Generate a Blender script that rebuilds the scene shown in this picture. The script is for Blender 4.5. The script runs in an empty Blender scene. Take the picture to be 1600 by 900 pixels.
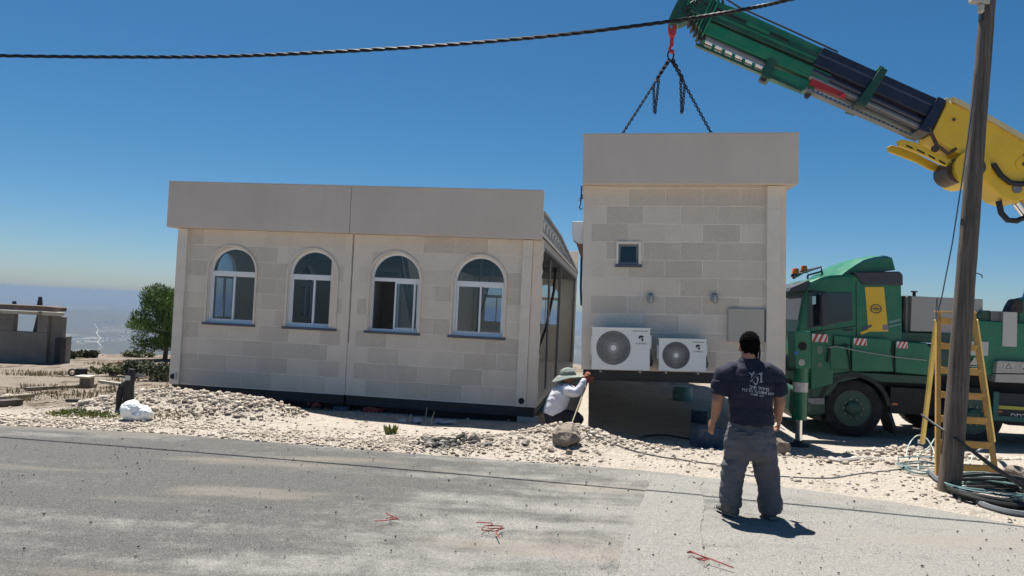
import bpy, bmesh, math, random
import numpy as np
from mathutils import Vector, Matrix, Euler
R = math.radians
rnd = random.Random(7)
S = bpy.context.scene
COL = S.collection

# ---------------------------------------------------------------- camera
FPX = 1155.0
PITCH, ROLL, CZ = R(1.69), R(2.7), 1.7
cf = Vector((0, math.cos(PITCH), math.sin(PITCH)))
_r0 = Vector((1, 0, 0)); _u0 = _r0.cross(cf)
cr = _r0*math.cos(ROLL) + _u0*math.sin(ROLL)
cu = _u0*math.cos(ROLL) - _r0*math.sin(ROLL)
cam_d = bpy.data.cameras.new('camera'); cam = bpy.data.objects.new('camera', cam_d); COL.objects.link(cam)
M3 = Matrix((cr, cu, -cf)).transposed()
cam.matrix_world = Matrix.Translation((0, 0, CZ)) @ M3.to_4x4()
cam_d.sensor_width = 36; cam_d.lens = 36*FPX/1600
cam_d.clip_start = 0.05; cam_d.clip_end = 60000
S.camera = cam

# ---------------------------------------------------------------- sky, sun, exposure
SUN_TO = Vector((-0.20, 0.56, 1.75)).normalized()
sun_el = math.asin(SUN_TO.z); sun_az = math.atan2(SUN_TO.x, SUN_TO.y)
W = bpy.data.worlds.new('World'); S.world = W; W.use_nodes = True
wn = W.node_tree; bg = wn.nodes['Background']
sky = wn.nodes.new('ShaderNodeTexSky'); sky.sky_type = 'NISHITA'; sky.sun_disc = False
sky.sun_elevation = sun_el; sky.sun_rotation = sun_az
sky.altitude = 600; sky.air_density = 0.8; sky.dust_density = 0.9; sky.ozone_density = 6
hsv = wn.nodes.new('ShaderNodeHueSaturation'); hsv.inputs['Saturation'].default_value = 1.25; hsv.inputs['Hue'].default_value = 0.49
wn.links.new(sky.outputs[0], hsv.inputs['Color']); wn.links.new(hsv.outputs[0], bg.inputs[0]); bg.inputs[1].default_value = 0.052
sd = bpy.data.lights.new('sun', 'SUN'); sd.energy = 5.0; sd.angle = R(0.5); sd.color = (1.0, 0.955, 0.88)
sun = bpy.data.objects.new('sun', sd); COL.objects.link(sun)
sun.rotation_euler = (-SUN_TO).to_track_quat('-Z', 'Y').to_euler(); sun.location = (0, 0, 50)
S.view_settings.view_transform = 'Standard'; S.view_settings.look = 'None'
S.view_settings.gamma = 1; S.view_settings.exposure = 0.85; S.view_settings.use_curve_mapping = False
S.cycles.volume_bounces = 1; S.cycles.max_bounces = 8

# ---------------------------------------------------------------- pixel -> place helpers
CAMP = Vector((0, 0, CZ))
def ray(px, py):
    d = cf + cr*((px-800)/FPX) + cu*((450-py)/FPX)
    return d/d.y
def at(px, py, Y): return CAMP + ray(px, py)*Y
class Frame:
    def __init__(s, o, yaw, tilt=0):
        s.o = Vector(o); s.yaw = yaw; s.tilt = tilt
        s.m = Matrix.Translation(s.o) @ Euler((0, tilt, yaw), 'XYZ').to_matrix().to_4x4()
        s.i = s.m.inverted()
    def hit(s, px, py, yl=0.0):
        o = s.i @ CAMP; d = s.i.to_3x3() @ ray(px, py)
        t = (yl-o.y)/d.y; p = o+d*t
        return p.x, p.z
    def p3(s, px, py, yl=0.0):
        x, z = s.hit(px, py, yl); return Vector((x, yl, z))
    def w(s, v): return s.m @ Vector(v)

# ---------------------------------------------------------------- numpy value noise
def _h(ix, iy, seed):
    n = (ix.astype(np.int64)*374761393 + iy.astype(np.int64)*668265263 + seed*1442695041) & 0xffffffff
    n = ((n ^ (n >> 13))*1274126177) & 0xffffffff
    return ((n ^ (n >> 16)) & 0xffff)/65535.0
def vnoise(x, y, seed=0):
    x = np.asarray(x, float); y = np.asarray(y, float)
    ix = np.floor(x); iy = np.floor(y); fx = x-ix; fy = y-iy
    fx = fx*fx*(3-2*fx); fy = fy*fy*(3-2*fy)
    a = _h(ix, iy, seed); b = _h(ix+1, iy, seed); c = _h(ix, iy+1, seed); d = _h(ix+1, iy+1, seed)
    return (a*(1-fx)+b*fx)*(1-fy) + (c*(1-fx)+d*fx)*fy - 0.5
def fbm(x, y, seed=0, o=4):
    s = 0; a = 1; f = 1
    for k in range(o):
        s = s + a*vnoise(np.asarray(x)*f+k*17.3, np.asarray(y)*f-k*9.1, seed+k); a *= .5; f *= 2.1
    return s
def sstep(a, b, x):
    t = np.clip((np.asarray(x, float)-a)/(b-a), 0, 1); return t*t*(3-2*t)

# road far edge, y as a function of x
RE = np.array([(-60, 9.6), (-6.2, 9.13), (-4.3, 9.08), (-1.39, 8.62), (-.35, 8.47), (1.5, 8.25), (2.6, 7.9), (3.8, 7.35), (4.6, 6.7), (5.5, 6.2), (8, 5.2), (14, 3.5), (60, -9)])
def road_edge(x): return np.interp(x, RE[:, 0], RE[:, 1])
MOUNDS = [(-4.75, 11.1, 1.35, .75, .30), (-5.6, 11.0, .8, .5, .12), (-3.6, 10.9, .7, .5, .14), (.85, 9.75, .62, .38, .22), (.2, 9.6, .8, .4, .08), (1.5, 9.3, .5, .3, .08),
          (-0.8, 9.25, .55, .35, .07), (5.35, 10.3, .55, .35, .10), (6.1, 10.2, .8, .3, .10), (4.9, 9.0, 1.0, .6, .05), (6.9, 9.4, .9, .5, .12), (7.4, 8.6, .6, .5, .10), (2.6, 9.35, 1.0, .35, .06)]
def hgt(x, y):
    x = np.asarray(x, float); y = np.asarray(y, float)
    e = road_edge(x); d = y-e
    k = sstep(-.15, .9, d)                                   # 0 on the road
    base = -0.052*np.clip(y-9, 0, 4.5) - (0.003+.023*sstep(0, -5, x))*np.clip(y-13.5, 0, 30)
    base = base - .12*sstep(1.0, 4.5, x)*sstep(9.2, 12.5, y)
    base = base - .10*sstep(-9, -15, x)*sstep(12, 20, y)
    n = .035*fbm(x*.9, y*.9, 3, 5) + .05*fbm(x*.25, y*.25, 11, 3)
    m = 0
    for (mx, my, sx, sy, h) in MOUNDS:
        m = m + h*np.exp(-((x-mx)/sx)**2-((y-my)/sy)**2)
    lip = .035*np.exp(-((d-.25)/.22)**2)
    z = k*(base+n+m)+lip*.8 - .012*(1-k)
    far = np.hypot(x+5, y)
    edge = 33+4*vnoise(np.arctan2(x, y)*6, 0*x, 5)
    z = z - 70*sstep(edge, 330, far) - 1.2*sstep(edge-3, edge+6, far)
    return z
def H(x, y): return float(hgt(x, y))
def _march(px, py, ts, zf):
    d = ray(px, py); X = d.x*ts; Y = ts; Z = CZ+d.z*ts
    b = np.nonzero(Z < zf(X, Y))[0]
    return (int(b[0]) if len(b) else len(ts)-1), d
_T = np.arange(3.0, 60.0, .15)
def ground_hit(px, py):
    i, d = _march(px, py, _T, hgt); fine = np.linspace(_T[max(i-1, 0)], _T[i], 16)
    j, d = _march(px, py, fine, hgt); p = CAMP+d*float(fine[j])
    return Vector((p.x, p.y, H(p.x, p.y)))

# ---------------------------------------------------------------- materials
MATS = {}
def mat(name, col=None, rough=.6, metal=0, var=.0, vscale=4, bump=0, bscale=60, spec=.5, coat=0, dust=0, dustcol=(.55, .5, .43)):
    if name in MATS: return MATS[name]
    m = bpy.data.materials.new(name); m.use_nodes = True; nt = m.node_tree; b = nt.nodes['Principled BSDF']
    b.inputs['Base Color'].default_value = (*col, 1); b.inputs['Roughness'].default_value = rough
    b.inputs['Metallic'].default_value = metal; b.inputs['Specular IOR Level'].default_value = spec
    b.inputs['Coat Weight'].default_value = coat
    tc = nt.nodes.new('ShaderNodeTexCoord'); src = None
    if var or dust:
        n = nt.nodes.new('ShaderNodeTexNoise'); n.inputs['Scale'].default_value = vscale; n.inputs['Detail'].default_value = 8; n.inputs['Roughness'].default_value = .6
        nt.links.new(tc.outputs['Object'], n.inputs['Vector'])
        r = nt.nodes.new('ShaderNodeMapRange'); r.inputs[1].default_value = .3; r.inputs[2].default_value = .7; r.inputs[3].default_value = 1-var; r.inputs[4].default_value = 1+var
        nt.links.new(n.outputs[0], r.inputs[0])
        mx = nt.nodes.new('ShaderNodeVectorMath'); mx.operation = 'SCALE'; mx.inputs[0].default_value = col
        nt.links.new(r.outputs[0], mx.inputs['Scale']); src = mx.outputs[0]
        if dust:
            n2 = nt.nodes.new('ShaderNodeTexNoise'); n2.inputs['Scale'].default_value = vscale*2.3; n2.inputs['Detail'].default_value = 10; n2.inputs['Roughness'].default_value = .7
            nt.links.new(tc.outputs['Object'], n2.inputs['Vector'])
            r2 = nt.nodes.new('ShaderNodeMapRange'); r2.inputs[1].default_value = .45; r2.inputs[2].default_value = .8; r2.inputs[3].default_value = 0; r2.inputs[4].default_value = dust
            nt.links.new(n2.outputs[0], r2.inputs[0])
            mm = nt.nodes.new('ShaderNodeMix'); mm.data_type = 'RGBA'
            nt.links.new(r2.outputs[0], mm.inputs[0]); nt.links.new(src, mm.inputs[6]); mm.inputs[7].default_value = (*dustcol, 1); src = mm.outputs[2]
            r3 = nt.nodes.new('ShaderNodeMath'); r3.operation = 'MULTIPLY_ADD'; r3.inputs[1].default_value = .6; r3.inputs[2].default_value = rough; r3.use_clamp = True
            nt.links.new(r2.outputs[0], r3.inputs[0]); nt.links.new(r3.outputs[0], b.inputs['Roughness'])
        nt.links.new(src, b.inputs['Base Color'])
    if bump:
        n3 = nt.nodes.new('ShaderNodeTexNoise'); n3.inputs['Scale'].default_value = bscale; n3.inputs['Detail'].default_value = 6
        nt.links.new(tc.outputs['Object'], n3.inputs['Vector'])
        bp = nt.nodes.new('ShaderNodeBump'); bp.inputs['Strength'].default_value = bump; bp.inputs['Distance'].default_value = .01
        nt.links.new(n3.outputs[0], bp.inputs['Height']); nt.links.new(bp.outputs[0], b.inputs['Normal'])
    MATS[name] = m; return m

def nd(nt, t, **kw):
    n = nt.nodes.new(t)
    for k, v in kw.items():
        if k.startswith('i_'):
            key = k[2:]; key = int(key) if key.isdigit() else key
            n.inputs[key].default_value = v
        else: setattr(n, k, v)
    return n
def ramp(nt, src, stops):
    r = nt.nodes.new('ShaderNodeValToRGB'); e = r.color_ramp.elements
    while len(e) < len(stops): e.new(.5)
    for k, (p, c) in enumerate(stops):
        e[k].position = p; e[k].color = (*c, 1) if len(c) == 3 else c
    nt.links.new(src, r.inputs[0]); return r.outputs[0]
def mixc(nt, f, a, b, mode='MIX'):
    m = nt.nodes.new('ShaderNodeMix'); m.data_type = 'RGBA'; m.blend_type = mode
    for s, k in ((f, 0), (a, 6), (b, 7)):
        if isinstance(s, (int, float)): m.inputs[k].default_value = s
        elif isinstance(s, tuple): m.inputs[k].default_value = (*s, 1)
        else: nt.links.new(s, m.inputs[k])
    return m.outputs[2]
def noise(nt, vec, scale, detail=6, rough=.6, dist=0):
    n = nd(nt, 'ShaderNodeTexNoise', i_Scale=scale, i_Detail=detail, i_Roughness=rough, i_Distortion=dist)
    nt.links.new(vec, n.inputs['Vector']); return n.outputs[0]
def maprange(nt, src, a, b, c=0., d=1.):
    m = nd(nt, 'ShaderNodeMapRange', i_1=a, i_2=b, i_3=c, i_4=d); m.interpolation_type = 'SMOOTHSTEP'
    nt.links.new(src, m.inputs[0]); return m.outputs[0]
def math_(nt, op, a, b=None, clamp=False):
    m = nd(nt, 'ShaderNodeMath', operation=op, use_clamp=clamp)
    for k, s in enumerate((a, b)):
        if s is None: continue
        if isinstance(s, (int, float)): m.inputs[k].default_value = s
        else: nt.links.new(s, m.inputs[k])
    return m.outputs[0]
def newmat(name):
    m = bpy.data.materials.new(name); m.use_nodes = True; MATS[name] = m
    nt = m.node_tree; return m, nt, nt.nodes['Principled BSDF']

def ground_material():
    m, nt, b = newmat('limestone_ground')
    g = nd(nt, 'ShaderNodeNewGeometry'); pos = g.outputs['Position']
    sx = nd(nt, 'ShaderNodeSeparateXYZ'); nt.links.new(pos, sx.inputs[0])
    fine = noise(nt, pos, 38, 8, .75); mid = noise(nt, pos, 2.2, 8, .6); big = noise(nt, pos, .45, 5, .55)
    base = ramp(nt, fine, [(.25, (.16, .13, .10)), (.42, (.335, .29, .24)), (.58, (.46, .415, .36)), (.75, (.60, .555, .495))])
    soil = ramp(nt, fine, [(.3, (.04, .028, .02)), (.5, (.095, .07, .05)), (.72, (.18, .142, .11))])
    # soil mask: mostly on the left beyond the gravel, patchy elsewhere
    lx = maprange(nt, sx.outputs[0], -3.6, -6.5); ly = maprange(nt, sx.outputs[1], 10.0, 12.0)
    reg = math_(nt, 'MULTIPLY', lx, ly)
    far = maprange(nt, sx.outputs[1], 19, 26, 0, .9)
    pm = maprange(nt, math_(nt, 'ADD', mid, math_(nt, 'MULTIPLY', big, .8)), .88, 1.04)
    k = math_(nt, 'MULTIPLY', math_(nt, 'MAXIMUM', math_(nt, 'MULTIPLY', reg, 1.0), far), math_(nt, 'MAXIMUM', pm, .62))
    k2 = math_(nt, 'ADD', k, math_(nt, 'MULTIPLY', maprange(nt, mid, .52, .68), .28), True)
    c = mixc(nt, k2, base, soil)
    fld = noise(nt, pos, .0016, 5, .6); fld2 = noise(nt, pos, .007, 6, .65)
    scrub = maprange(nt, math_(nt, 'SUBTRACT', sx.outputs[2], 0.), -1.4, -4)
    olive = ramp(nt, noise(nt, pos, .8, 8, .7), [(.35, (.03, .036, .022)), (.6, (.10, .09, .06))])
    olive = mixc(nt, math_(nt, 'MULTIPLY', maprange(nt, fld, .50, .60, 0, .8), math_(nt, 'MULTIPLY', maprange(nt, sx.outputs[1], 1800, 3200), maprange(nt, fld2, .42, .62))), olive, (.34, .31, .27))
    c = mixc(nt, scrub, c, olive)
    nt.links.new(c, b.inputs['Base Color']); b.inputs['Roughness'].default_value = .95; b.inputs['Specular IOR Level'].default_value = .15
    v = nd(nt, 'ShaderNodeTexVoronoi', i_Scale=34.0); nt.links.new(pos, v.inputs['Vector'])
    v2 = nd(nt, 'ShaderNodeTexVoronoi', i_Scale=13.0); nt.links.new(pos, v2.inputs['Vector'])
    hh = math_(nt, 'ADD', math_(nt, 'MULTIPLY', v.outputs[0], .5), math_(nt, 'ADD', fine, v2.outputs[0]))
    bp = nd(nt, 'ShaderNodeBump', i_Strength=.75, i_Distance=.03); nt.links.new(hh, bp.inputs['Height']); nt.links.new(bp.outputs[0], b.inputs['Normal'])
    return m
def road_material():
    m, nt, b = newmat('dusty_asphalt')
    g = nd(nt, 'ShaderNodeNewGeometry'); pos = g.outputs['Position']
    sx = nd(nt, 'ShaderNodeSeparateXYZ'); nt.links.new(pos, sx.inputs[0])
    mp = nd(nt, 'ShaderNodeMapping'); mp.inputs['Scale'].default_value = (.35, 1.6, 1); mp.inputs['Rotation'].default_value = (0, 0, .1); nt.links.new(pos, mp.inputs[0])
    sp = noise(nt, pos, 90, 4, .8); streak = noise(nt, mp.outputs[0], 1.3, 7, .62); blot = noise(nt, pos, 1.1, 8, .65); blot2 = noise(nt, pos, 3.7, 8, .7, .5)
    asp = ramp(nt, sp, [(.3, (.024, .024, .024)), (.5, (.080, .078, .074)), (.7, (.19, .185, .175))])
    dust = ramp(nt, sp, [(.28, (.09, .085, .077)), (.45, (.225, .217, .20)), (.65, (.36, .345, .32))])
    right = maprange(nt, sx.outputs[0], -3.0, 4.0, -.08, .36)
    near = maprange(nt, sx.outputs[1], 7.0, 4.8, 0, .12)
    edge = maprange(nt, sx.outputs[1], 8.1, 8.9, 0, .10)
    q = math_(nt, 'ADD', math_(nt, 'ADD', math_(nt, 'MULTIPLY', streak, 1.0), math_(nt, 'MULTIPLY', blot2, .6)), math_(nt, 'ADD', right, math_(nt, 'ADD', near, edge)))
    k = maprange(nt, q, .76, 1.18, .08, .92)
    c = mixc(nt, k, asp, dust)
    tan = maprange(nt, noise(nt, mp.outputs[0], .8, 4, .5), .55, .7, 0, .5)
    c = mixc(nt, tan, c, (.255, .222, .185))
    # scattered dark chips and pale chips
    for sc, th, col, amt in ((15., .15, (.03, .029, .027), .9), (29., .20, (.045, .043, .04), .8), (45., .25, (.05, .048, .045), .7), (12., .06, (.5, .47, .42), .8)):
        v = nd(nt, 'ShaderNodeTexVoronoi', i_Scale=sc); nt.links.new(pos, v.inputs['Vector'])
        vm = math_(nt, 'MULTIPLY', maprange(nt, v.outputs[0], th, th*.55), maprange(nt, blot, .42, .56))
        c = mixc(nt, math_(nt, 'MULTIPLY', vm, amt), c, col)
    nt.links.new(c, b.inputs['Base Color']); b.inputs['Roughness'].default_value = .9; b.inputs['Specular IOR Level'].default_value = .25
    bp = nd(nt, 'ShaderNodeBump', i_Strength=.7, i_Distance=.012); nt.links.new(math_(nt, 'ADD', sp, math_(nt, 'MULTIPLY', blot2, .6)), bp.inputs['Height']); nt.links.new(bp.outputs[0], b.inputs['Normal'])
    return m
def patch_material():
    m, nt, b = newmat('trench_patch_concrete')
    g = nd(nt, 'ShaderNodeNewGeometry'); pos = g.outputs['Position']
    sp = noise(nt, pos, 60, 6, .8); bl = noise(nt, pos, 2.5, 8, .65)
    c = ramp(nt, sp, [(.28, (.055, .053, .05)), (.45, (.19, .183, .168)), (.65, (.33, .315, .29))])
    c = mixc(nt, maprange(nt, bl, .45, .65, 0, .5), c, (.22, .21, .195))
    v = nd(nt, 'ShaderNodeTexVoronoi', i_Scale=30.); nt.links.new(pos, v.inputs['Vector'])
    c = mixc(nt, maprange(nt, v.outputs[0], .22, .12, 0, .8), c, (.10, .095, .09))
    nt.links.new(c, b.inputs['Base Color']); b.inputs['Roughness'].default_value = .9
    bp = nd(nt, 'ShaderNodeBump', i_Strength=.8, i_Distance=.012); nt.links.new(sp, bp.inputs['Height']); nt.links.new(bp.outputs[0], b.inputs['Normal'])
    return m
def stone_material():
    m, nt, b = newmat('limestone_cladding')
    g = nd(nt, 'ShaderNodeNewGeometry'); tc = nd(nt, 'ShaderNodeTexCoord'); pos = tc.outputs['Object']
    rp = g.outputs['Random Per Island']
    c = ramp(nt, rp, [(0, (.74, .63, .525)), (.3, (.78, .68, .575)), (.55, (.685, .585, .49)), (.8, (.80, .705, .60)), (1, (.70, .605, .51))])
    n1 = noise(nt, pos, 3, 8, .65); n2 = noise(nt, pos, 26, 8, .7)
    c = mixc(nt, 1.0, c, ramp(nt, n1, [(.3, (.93, .93, .935)), (.7, (1.04, 1.035, 1.03))]), 'MULTIPLY')
    c = mixc(nt, 1.0, c, ramp(nt, n2, [(.3, (.93, .925, .92)), (.65, (1.04, 1.04, 1.04))]), 'MULTIPLY')
    nt.links.new(c, b.inputs['Base Color']); b.inputs['Roughness'].default_value = .85; b.inputs['Specular IOR Level'].default_value = .25
    mp = nd(nt, 'ShaderNodeMapping'); mp.inputs['Scale'].default_value = (1, 1, 1.8); nt.links.new(pos, mp.inputs[0])
    ch = noise(nt, mp.outputs[0], 42, 5, .65, .6)
    rough = math_(nt, 'MULTIPLY', ch, maprange(nt, rp, .3, .75, .1, 1.3))
    c = mixc(nt, maprange(nt, rp, .3, .75, .1, .42), c, ramp(nt, ch, [(.36, (.60, .515, .425)), (.5, (.745, .645, .54)), (.62, (.87, .77, .66))]))
    nt.links.new(c, b.inputs['Base Color'])
    bp = nd(nt, 'ShaderNodeBump', i_Strength=.9, i_Distance=.018); nt.links.new(rough, bp.inputs['Height']); nt.links.new(bp.outputs[0], b.inputs['Normal'])
    return m
def foliage_material(name, dark, light, scale=1.5):
    m, nt, b = newmat(name)
    g = nd(nt, 'ShaderNodeNewGeometry')
    c = ramp(nt, noise(nt, g.outputs['Position'], scale, 4, .6), [(.3, dark), (.7, light)])
    c = mixc(nt, 1., c, ramp(nt, g.outputs['Random Per Island'], [(0, (.7, .75, .7)), (1, (1.3, 1.25, 1.1))]), 'MULTIPLY')
    nt.links.new(c, b.inputs['Base Color']); b.inputs['Roughness'].default_value = .7
    b.inputs['Subsurface Weight'].default_value = 0
    return m
def glass_material():
    m, nt, b = newmat('window_glass'); nt.nodes.remove(b)
    out = nt.nodes['Material Output']; tr = nd(nt, 'ShaderNodeBsdfTransparent'); tr.inputs[0].default_value = (.72, .77, .82, 1)
    gl = nd(nt, 'ShaderNodeBsdfGlossy'); gl.inputs['Roughness'].default_value = .02; gl.inputs[0].default_value = (.9, .95, 1, 1)
    lw = nd(nt, 'ShaderNodeLayerWeight', i_Blend=.12); mx = nd(nt, 'ShaderNodeMixShader')
    f = math_(nt, 'ADD', lw.outputs['Fresnel'], .03, True)
    nt.links.new(f, mx.inputs[0]); nt.links.new(tr.outputs[0], mx.inputs[1]); nt.links.new(gl.outputs[0], mx.inputs[2]); nt.links.new(mx.outputs[0], out.inputs[0])
    return m

# ---------------------------------------------------------------- mesh builder
class MB:
    def __init__(s): s.v = []; s.f = []; s.fm = []; s.mi = 0
    def add(s, vs, fs):
        o = len(s.v); s.v += [tuple(v) for v in vs]
        for f in fs: s.f.append(tuple(o+i for i in f)); s.fm.append(s.mi)
        return s
    def box(s, x0, x1, y0, y1, z0, z1, mtx=None):
        vs = [Vector(p) for p in ((x0, y0, z0), (x1, y0, z0), (x1, y1, z0), (x0, y1, z0), (x0, y0, z1), (x1, y0, z1), (x1, y1, z1), (x0, y1, z1))]
        if mtx is not None: vs = [mtx @ v for v in vs]
        return s.add(vs, [(0, 3, 2, 1), (4, 5, 6, 7), (0, 1, 5, 4), (1, 2, 6, 5), (2, 3, 7, 6), (3, 0, 4, 7)])
    def prism(s, pts, y0, y1):                    # polygon in xz extruded along y
        n = len(pts); a = sum(pts[i][0]*pts[(i+1) % n][1]-pts[(i+1) % n][0]*pts[i][1] for i in range(n))
        if a < 0: pts = pts[::-1]
        vs = [(p[0], y0, p[1]) for p in pts]+[(p[0], y1, p[1]) for p in pts]
        fs = [tuple(range(n)), tuple(range(2*n-1, n-1, -1))]
        fs += [(i+n, (i+1) % n+n, (i+1) % n, i) for i in range(n)]
        return s.add(vs, fs)
    def tube(s, path, r, seg=8, cap=True):
        path = [Vector(p) for p in path]; n = len(path); rr = r if isinstance(r, (list, tuple)) else [r]*n
        vs = []; up = None
        for i, p in enumerate(path):
            t = (path[min(i+1, n-1)]-path[max(i-1, 0)]); t = t.normalized() if t.length > 1e-9 else Vector((0, 0, 1))
            if up is None:
                up = Vector((0, 0, 1)) if abs(t.z) < .9 else Vector((1, 0, 0))
            a = t.cross(up); a = a.normalized() if a.length > 1e-6 else t.orthogonal().normalized()
            b = a.cross(t).normalized(); up = b
            for k in range(seg):
                th = 2*math.pi*k/seg; vs.append(p+a*math.cos(th)*rr[i]+b*math.sin(th)*rr[i])
        fs = [(i*seg+k, (i+1)*seg+k, (i+1)*seg+(k+1) % seg, i*seg+(k+1) % seg) for i in range(n-1) for k in range(seg)]
        if cap: fs += [tuple(range(seg)), tuple(range(n*seg-1, (n-1)*seg-1, -1))]
        return s.add(vs, fs)
    def beam(s, p0, p1, w, h, up=(0, 0, 1)):      # rectangular bar
        p0 = Vector(p0); p1 = Vector(p1); t = (p1-p0).normalized(); u = Vector(up)
        a = t.cross(u); a = a.normalized() if a.length > 1e-6 else t.orthogonal().normalized(); b = a.cross(t)
        vs = [p+a*sa*w/2+b*sb*h/2 for p in (p0, p1) for sa, sb in ((-1, -1), (1, -1), (1, 1), (-1, 1))]
        return s.add(vs, [(0, 1, 2, 3), (7, 6, 5, 4), (0, 4, 5, 1), (1, 5, 6, 2), (2, 6, 7, 3), (3, 7, 4, 0)])
    def lathe(s, prof, c=(0, 0, 0), axis='y', seg=32, cap=True):  # prof (r, t)
        vs = []; c = Vector(c)
        for r, t in prof:
            for k in range(seg):
                th = 2*math.pi*k/seg; a, b = r*math.cos(th), r*math.sin(th)
                vs.append(c+(Vector((a, t, b)) if axis == 'y' else Vector((a, b, t)) if axis == 'z' else Vector((t, a, b))))
        n = len(prof)
        fs = [(i*seg+k, i*seg+(k+1) % seg, (i+1)*seg+(k+1) % seg, (i+1)*seg+k) for i in range(n-1) for k in range(seg)]
        if cap: fs += [tuple(range(seg-1, -1, -1)), tuple(range((n-1)*seg, n*seg))]
        return s.add(vs, fs)
    def build(s, name, mats, parent=None, bevel=0, smooth=False, loc=None, rot=None, recalc=True, seg=2, ang=35):
        me = bpy.data.meshes.new(name); me.from_pydata([tuple(v) for v in s.v], [], s.f)
        if not isinstance(mats, (list, tuple)): mats = [mats]
        for m in mats: me.materials.append(m)
        if len(mats) > 1: me.polygons.foreach_set('material_index', s.fm)
        if recalc:
            bm = bmesh.new(); bm.from_mesh(me); bmesh.ops.recalc_face_normals(bm, faces=bm.faces); bm.to_mesh(me); bm.free()
        me.update()
        o = bpy.data.objects.new(name, me); COL.objects.link(o)
        if parent is not None: o.parent = parent
        if loc is not None: o.location = loc
        if rot is not None: o.rotation_euler = rot
        if smooth:
            me.polygons.foreach_set('use_smooth', [True]*len(me.polygons))
            me.set_sharp_from_angle(angle=R(ang))
        if bevel:
            md = o.modifiers.new('bevel', 'BEVEL'); md.width = bevel; md.segments = seg; md.limit_method = 'ANGLE'; md.angle_limit = R(ang)
        return o
def empty(name, label, cat, loc=(0, 0, 0), rot=(0, 0, 0), group=None):
    o = bpy.data.objects.new(name, None); COL.objects.link(o); o.location = loc; o.rotation_euler = rot
    o.empty_display_size = .2; o['label'] = label; o['category'] = cat
    if group: o['group'] = group
    return o
def tag(o, label, cat, group=None):
    o['label'] = label; o['category'] = cat
    if group: o['group'] = group
    return o
def structure(o): o['kind'] = 'structure'; return o
def stuff(o, label, cat): o['kind'] = 'stuff'; o['label'] = label; o['category'] = cat; return o
def copy_tree(o, parent=None):
    c = o.copy(); COL.objects.link(c); c.parent = parent
    for ch in [x for x in bpy.data.objects if x.parent is o]: copy_tree(ch, c)
    return c
def boolean_cut(o, cutter):
    md = o.modifiers.new('cut', 'BOOLEAN'); md.operation = 'DIFFERENCE'; md.solver = 'EXACT'; md.object = cutter
    bpy.context.view_layer.update()
    dg = bpy.context.evaluated_depsgraph_get(); me = bpy.data.meshes.new_from_object(o.evaluated_get(dg))
    o.modifiers.clear(); old = o.data; o.data = me; bpy.data.meshes.remove(old); return o
def remesh(o, voxel, smooth=2, name=None, factor=.5):
    md = o.modifiers.new('r', 'REMESH'); md.mode = 'VOXEL'; md.voxel_size = voxel; md.use_smooth_shade = True
    if smooth:
        sm = o.modifiers.new('s', 'SMOOTH'); sm.factor = factor; sm.iterations = smooth
    bpy.context.view_layer.update()
    dg = bpy.context.evaluated_depsgraph_get(); me = bpy.data.meshes.new_from_object(o.evaluated_get(dg))
    mats = list(o.data.materials); o.modifiers.clear(); old = o.data; o.data = me; bpy.data.meshes.remove(old)
    me.materials.clear()
    for m in mats: me.materials.append(m)
    me.polygons.foreach_set('use_smooth', [True]*len(me.polygons)); return o

# rock shapes
def rock_variants(sub, n, seed, jag=.28):
    rs = random.Random(seed); out = []
    for k in range(n):
        bm = bmesh.new(); bmesh.ops.create_icosphere(bm, subdivisions=sub, radius=1)
        # random planar cuts make facets
        planes = [(Vector((rs.gauss(0, 1), rs.gauss(0, 1), rs.gauss(0, 1))).normalized(), rs.uniform(.5, .9)) for _ in range(9)]
        for v in bm.verts:
            for nn, dd in planes:
                q = v.co.dot(nn)
                if q > dd: v.co -= nn*(q-dd)
            v.co += v.co.normalized()*rs.uniform(-jag, jag)*.3
        out.append((np.array([v.co[:] for v in bm.verts]), np.array([[q.index for q in f.verts] for f in bm.faces]))); bm.free()
    return out
def scatter(name, places, variants, material, seed=1, flat=(.5, 1.0), smooth=False):
    """places: (x, y, z, size)"""
    rg = np.random.default_rng(seed); V = []; Fs = []; o = 0
    for (x, y, z, s) in places:
        vv, ff = variants[rg.integers(len(variants))]
        a, b, c = rg.uniform(0, 6.283, 3)
        rm = np.array(Euler((a, b, c)).to_matrix()); sc = np.array([s*rg.uniform(.7, 1.3), s*rg.uniform(.7, 1.3), s*rg.uniform(*flat)])
        rz = rg.uniform(0, 6.283); Z = np.array([[math.cos(rz), -math.sin(rz), 0], [math.sin(rz), math.cos(rz), 0], [0, 0, 1]])
        p = (((vv @ rm.T)*sc) @ Z.T)+np.array([x, y, z]); V.append(p); Fs.append(ff+o); o += len(vv)
    V = np.concatenate(V); Fs = np.concatenate(Fs)
    me = bpy.data.meshes.new(name); me.vertices.add(len(V)); me.vertices.foreach_set('co', V.ravel())
    me.loops.add(Fs.size); me.loops.foreach_set('vertex_index', Fs.ravel())
    me.polygons.add(len(Fs)); me.polygons.foreach_set('loop_start', np.arange(0, Fs.size, 3)); me.polygons.foreach_set('loop_total', np.full(len(Fs), 3))
    me.materials.append(material); me.update(calc_edges=True); me.validate()
    ob = bpy.data.objects.new(name, me); COL.objects.link(ob)
    return ob
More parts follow.
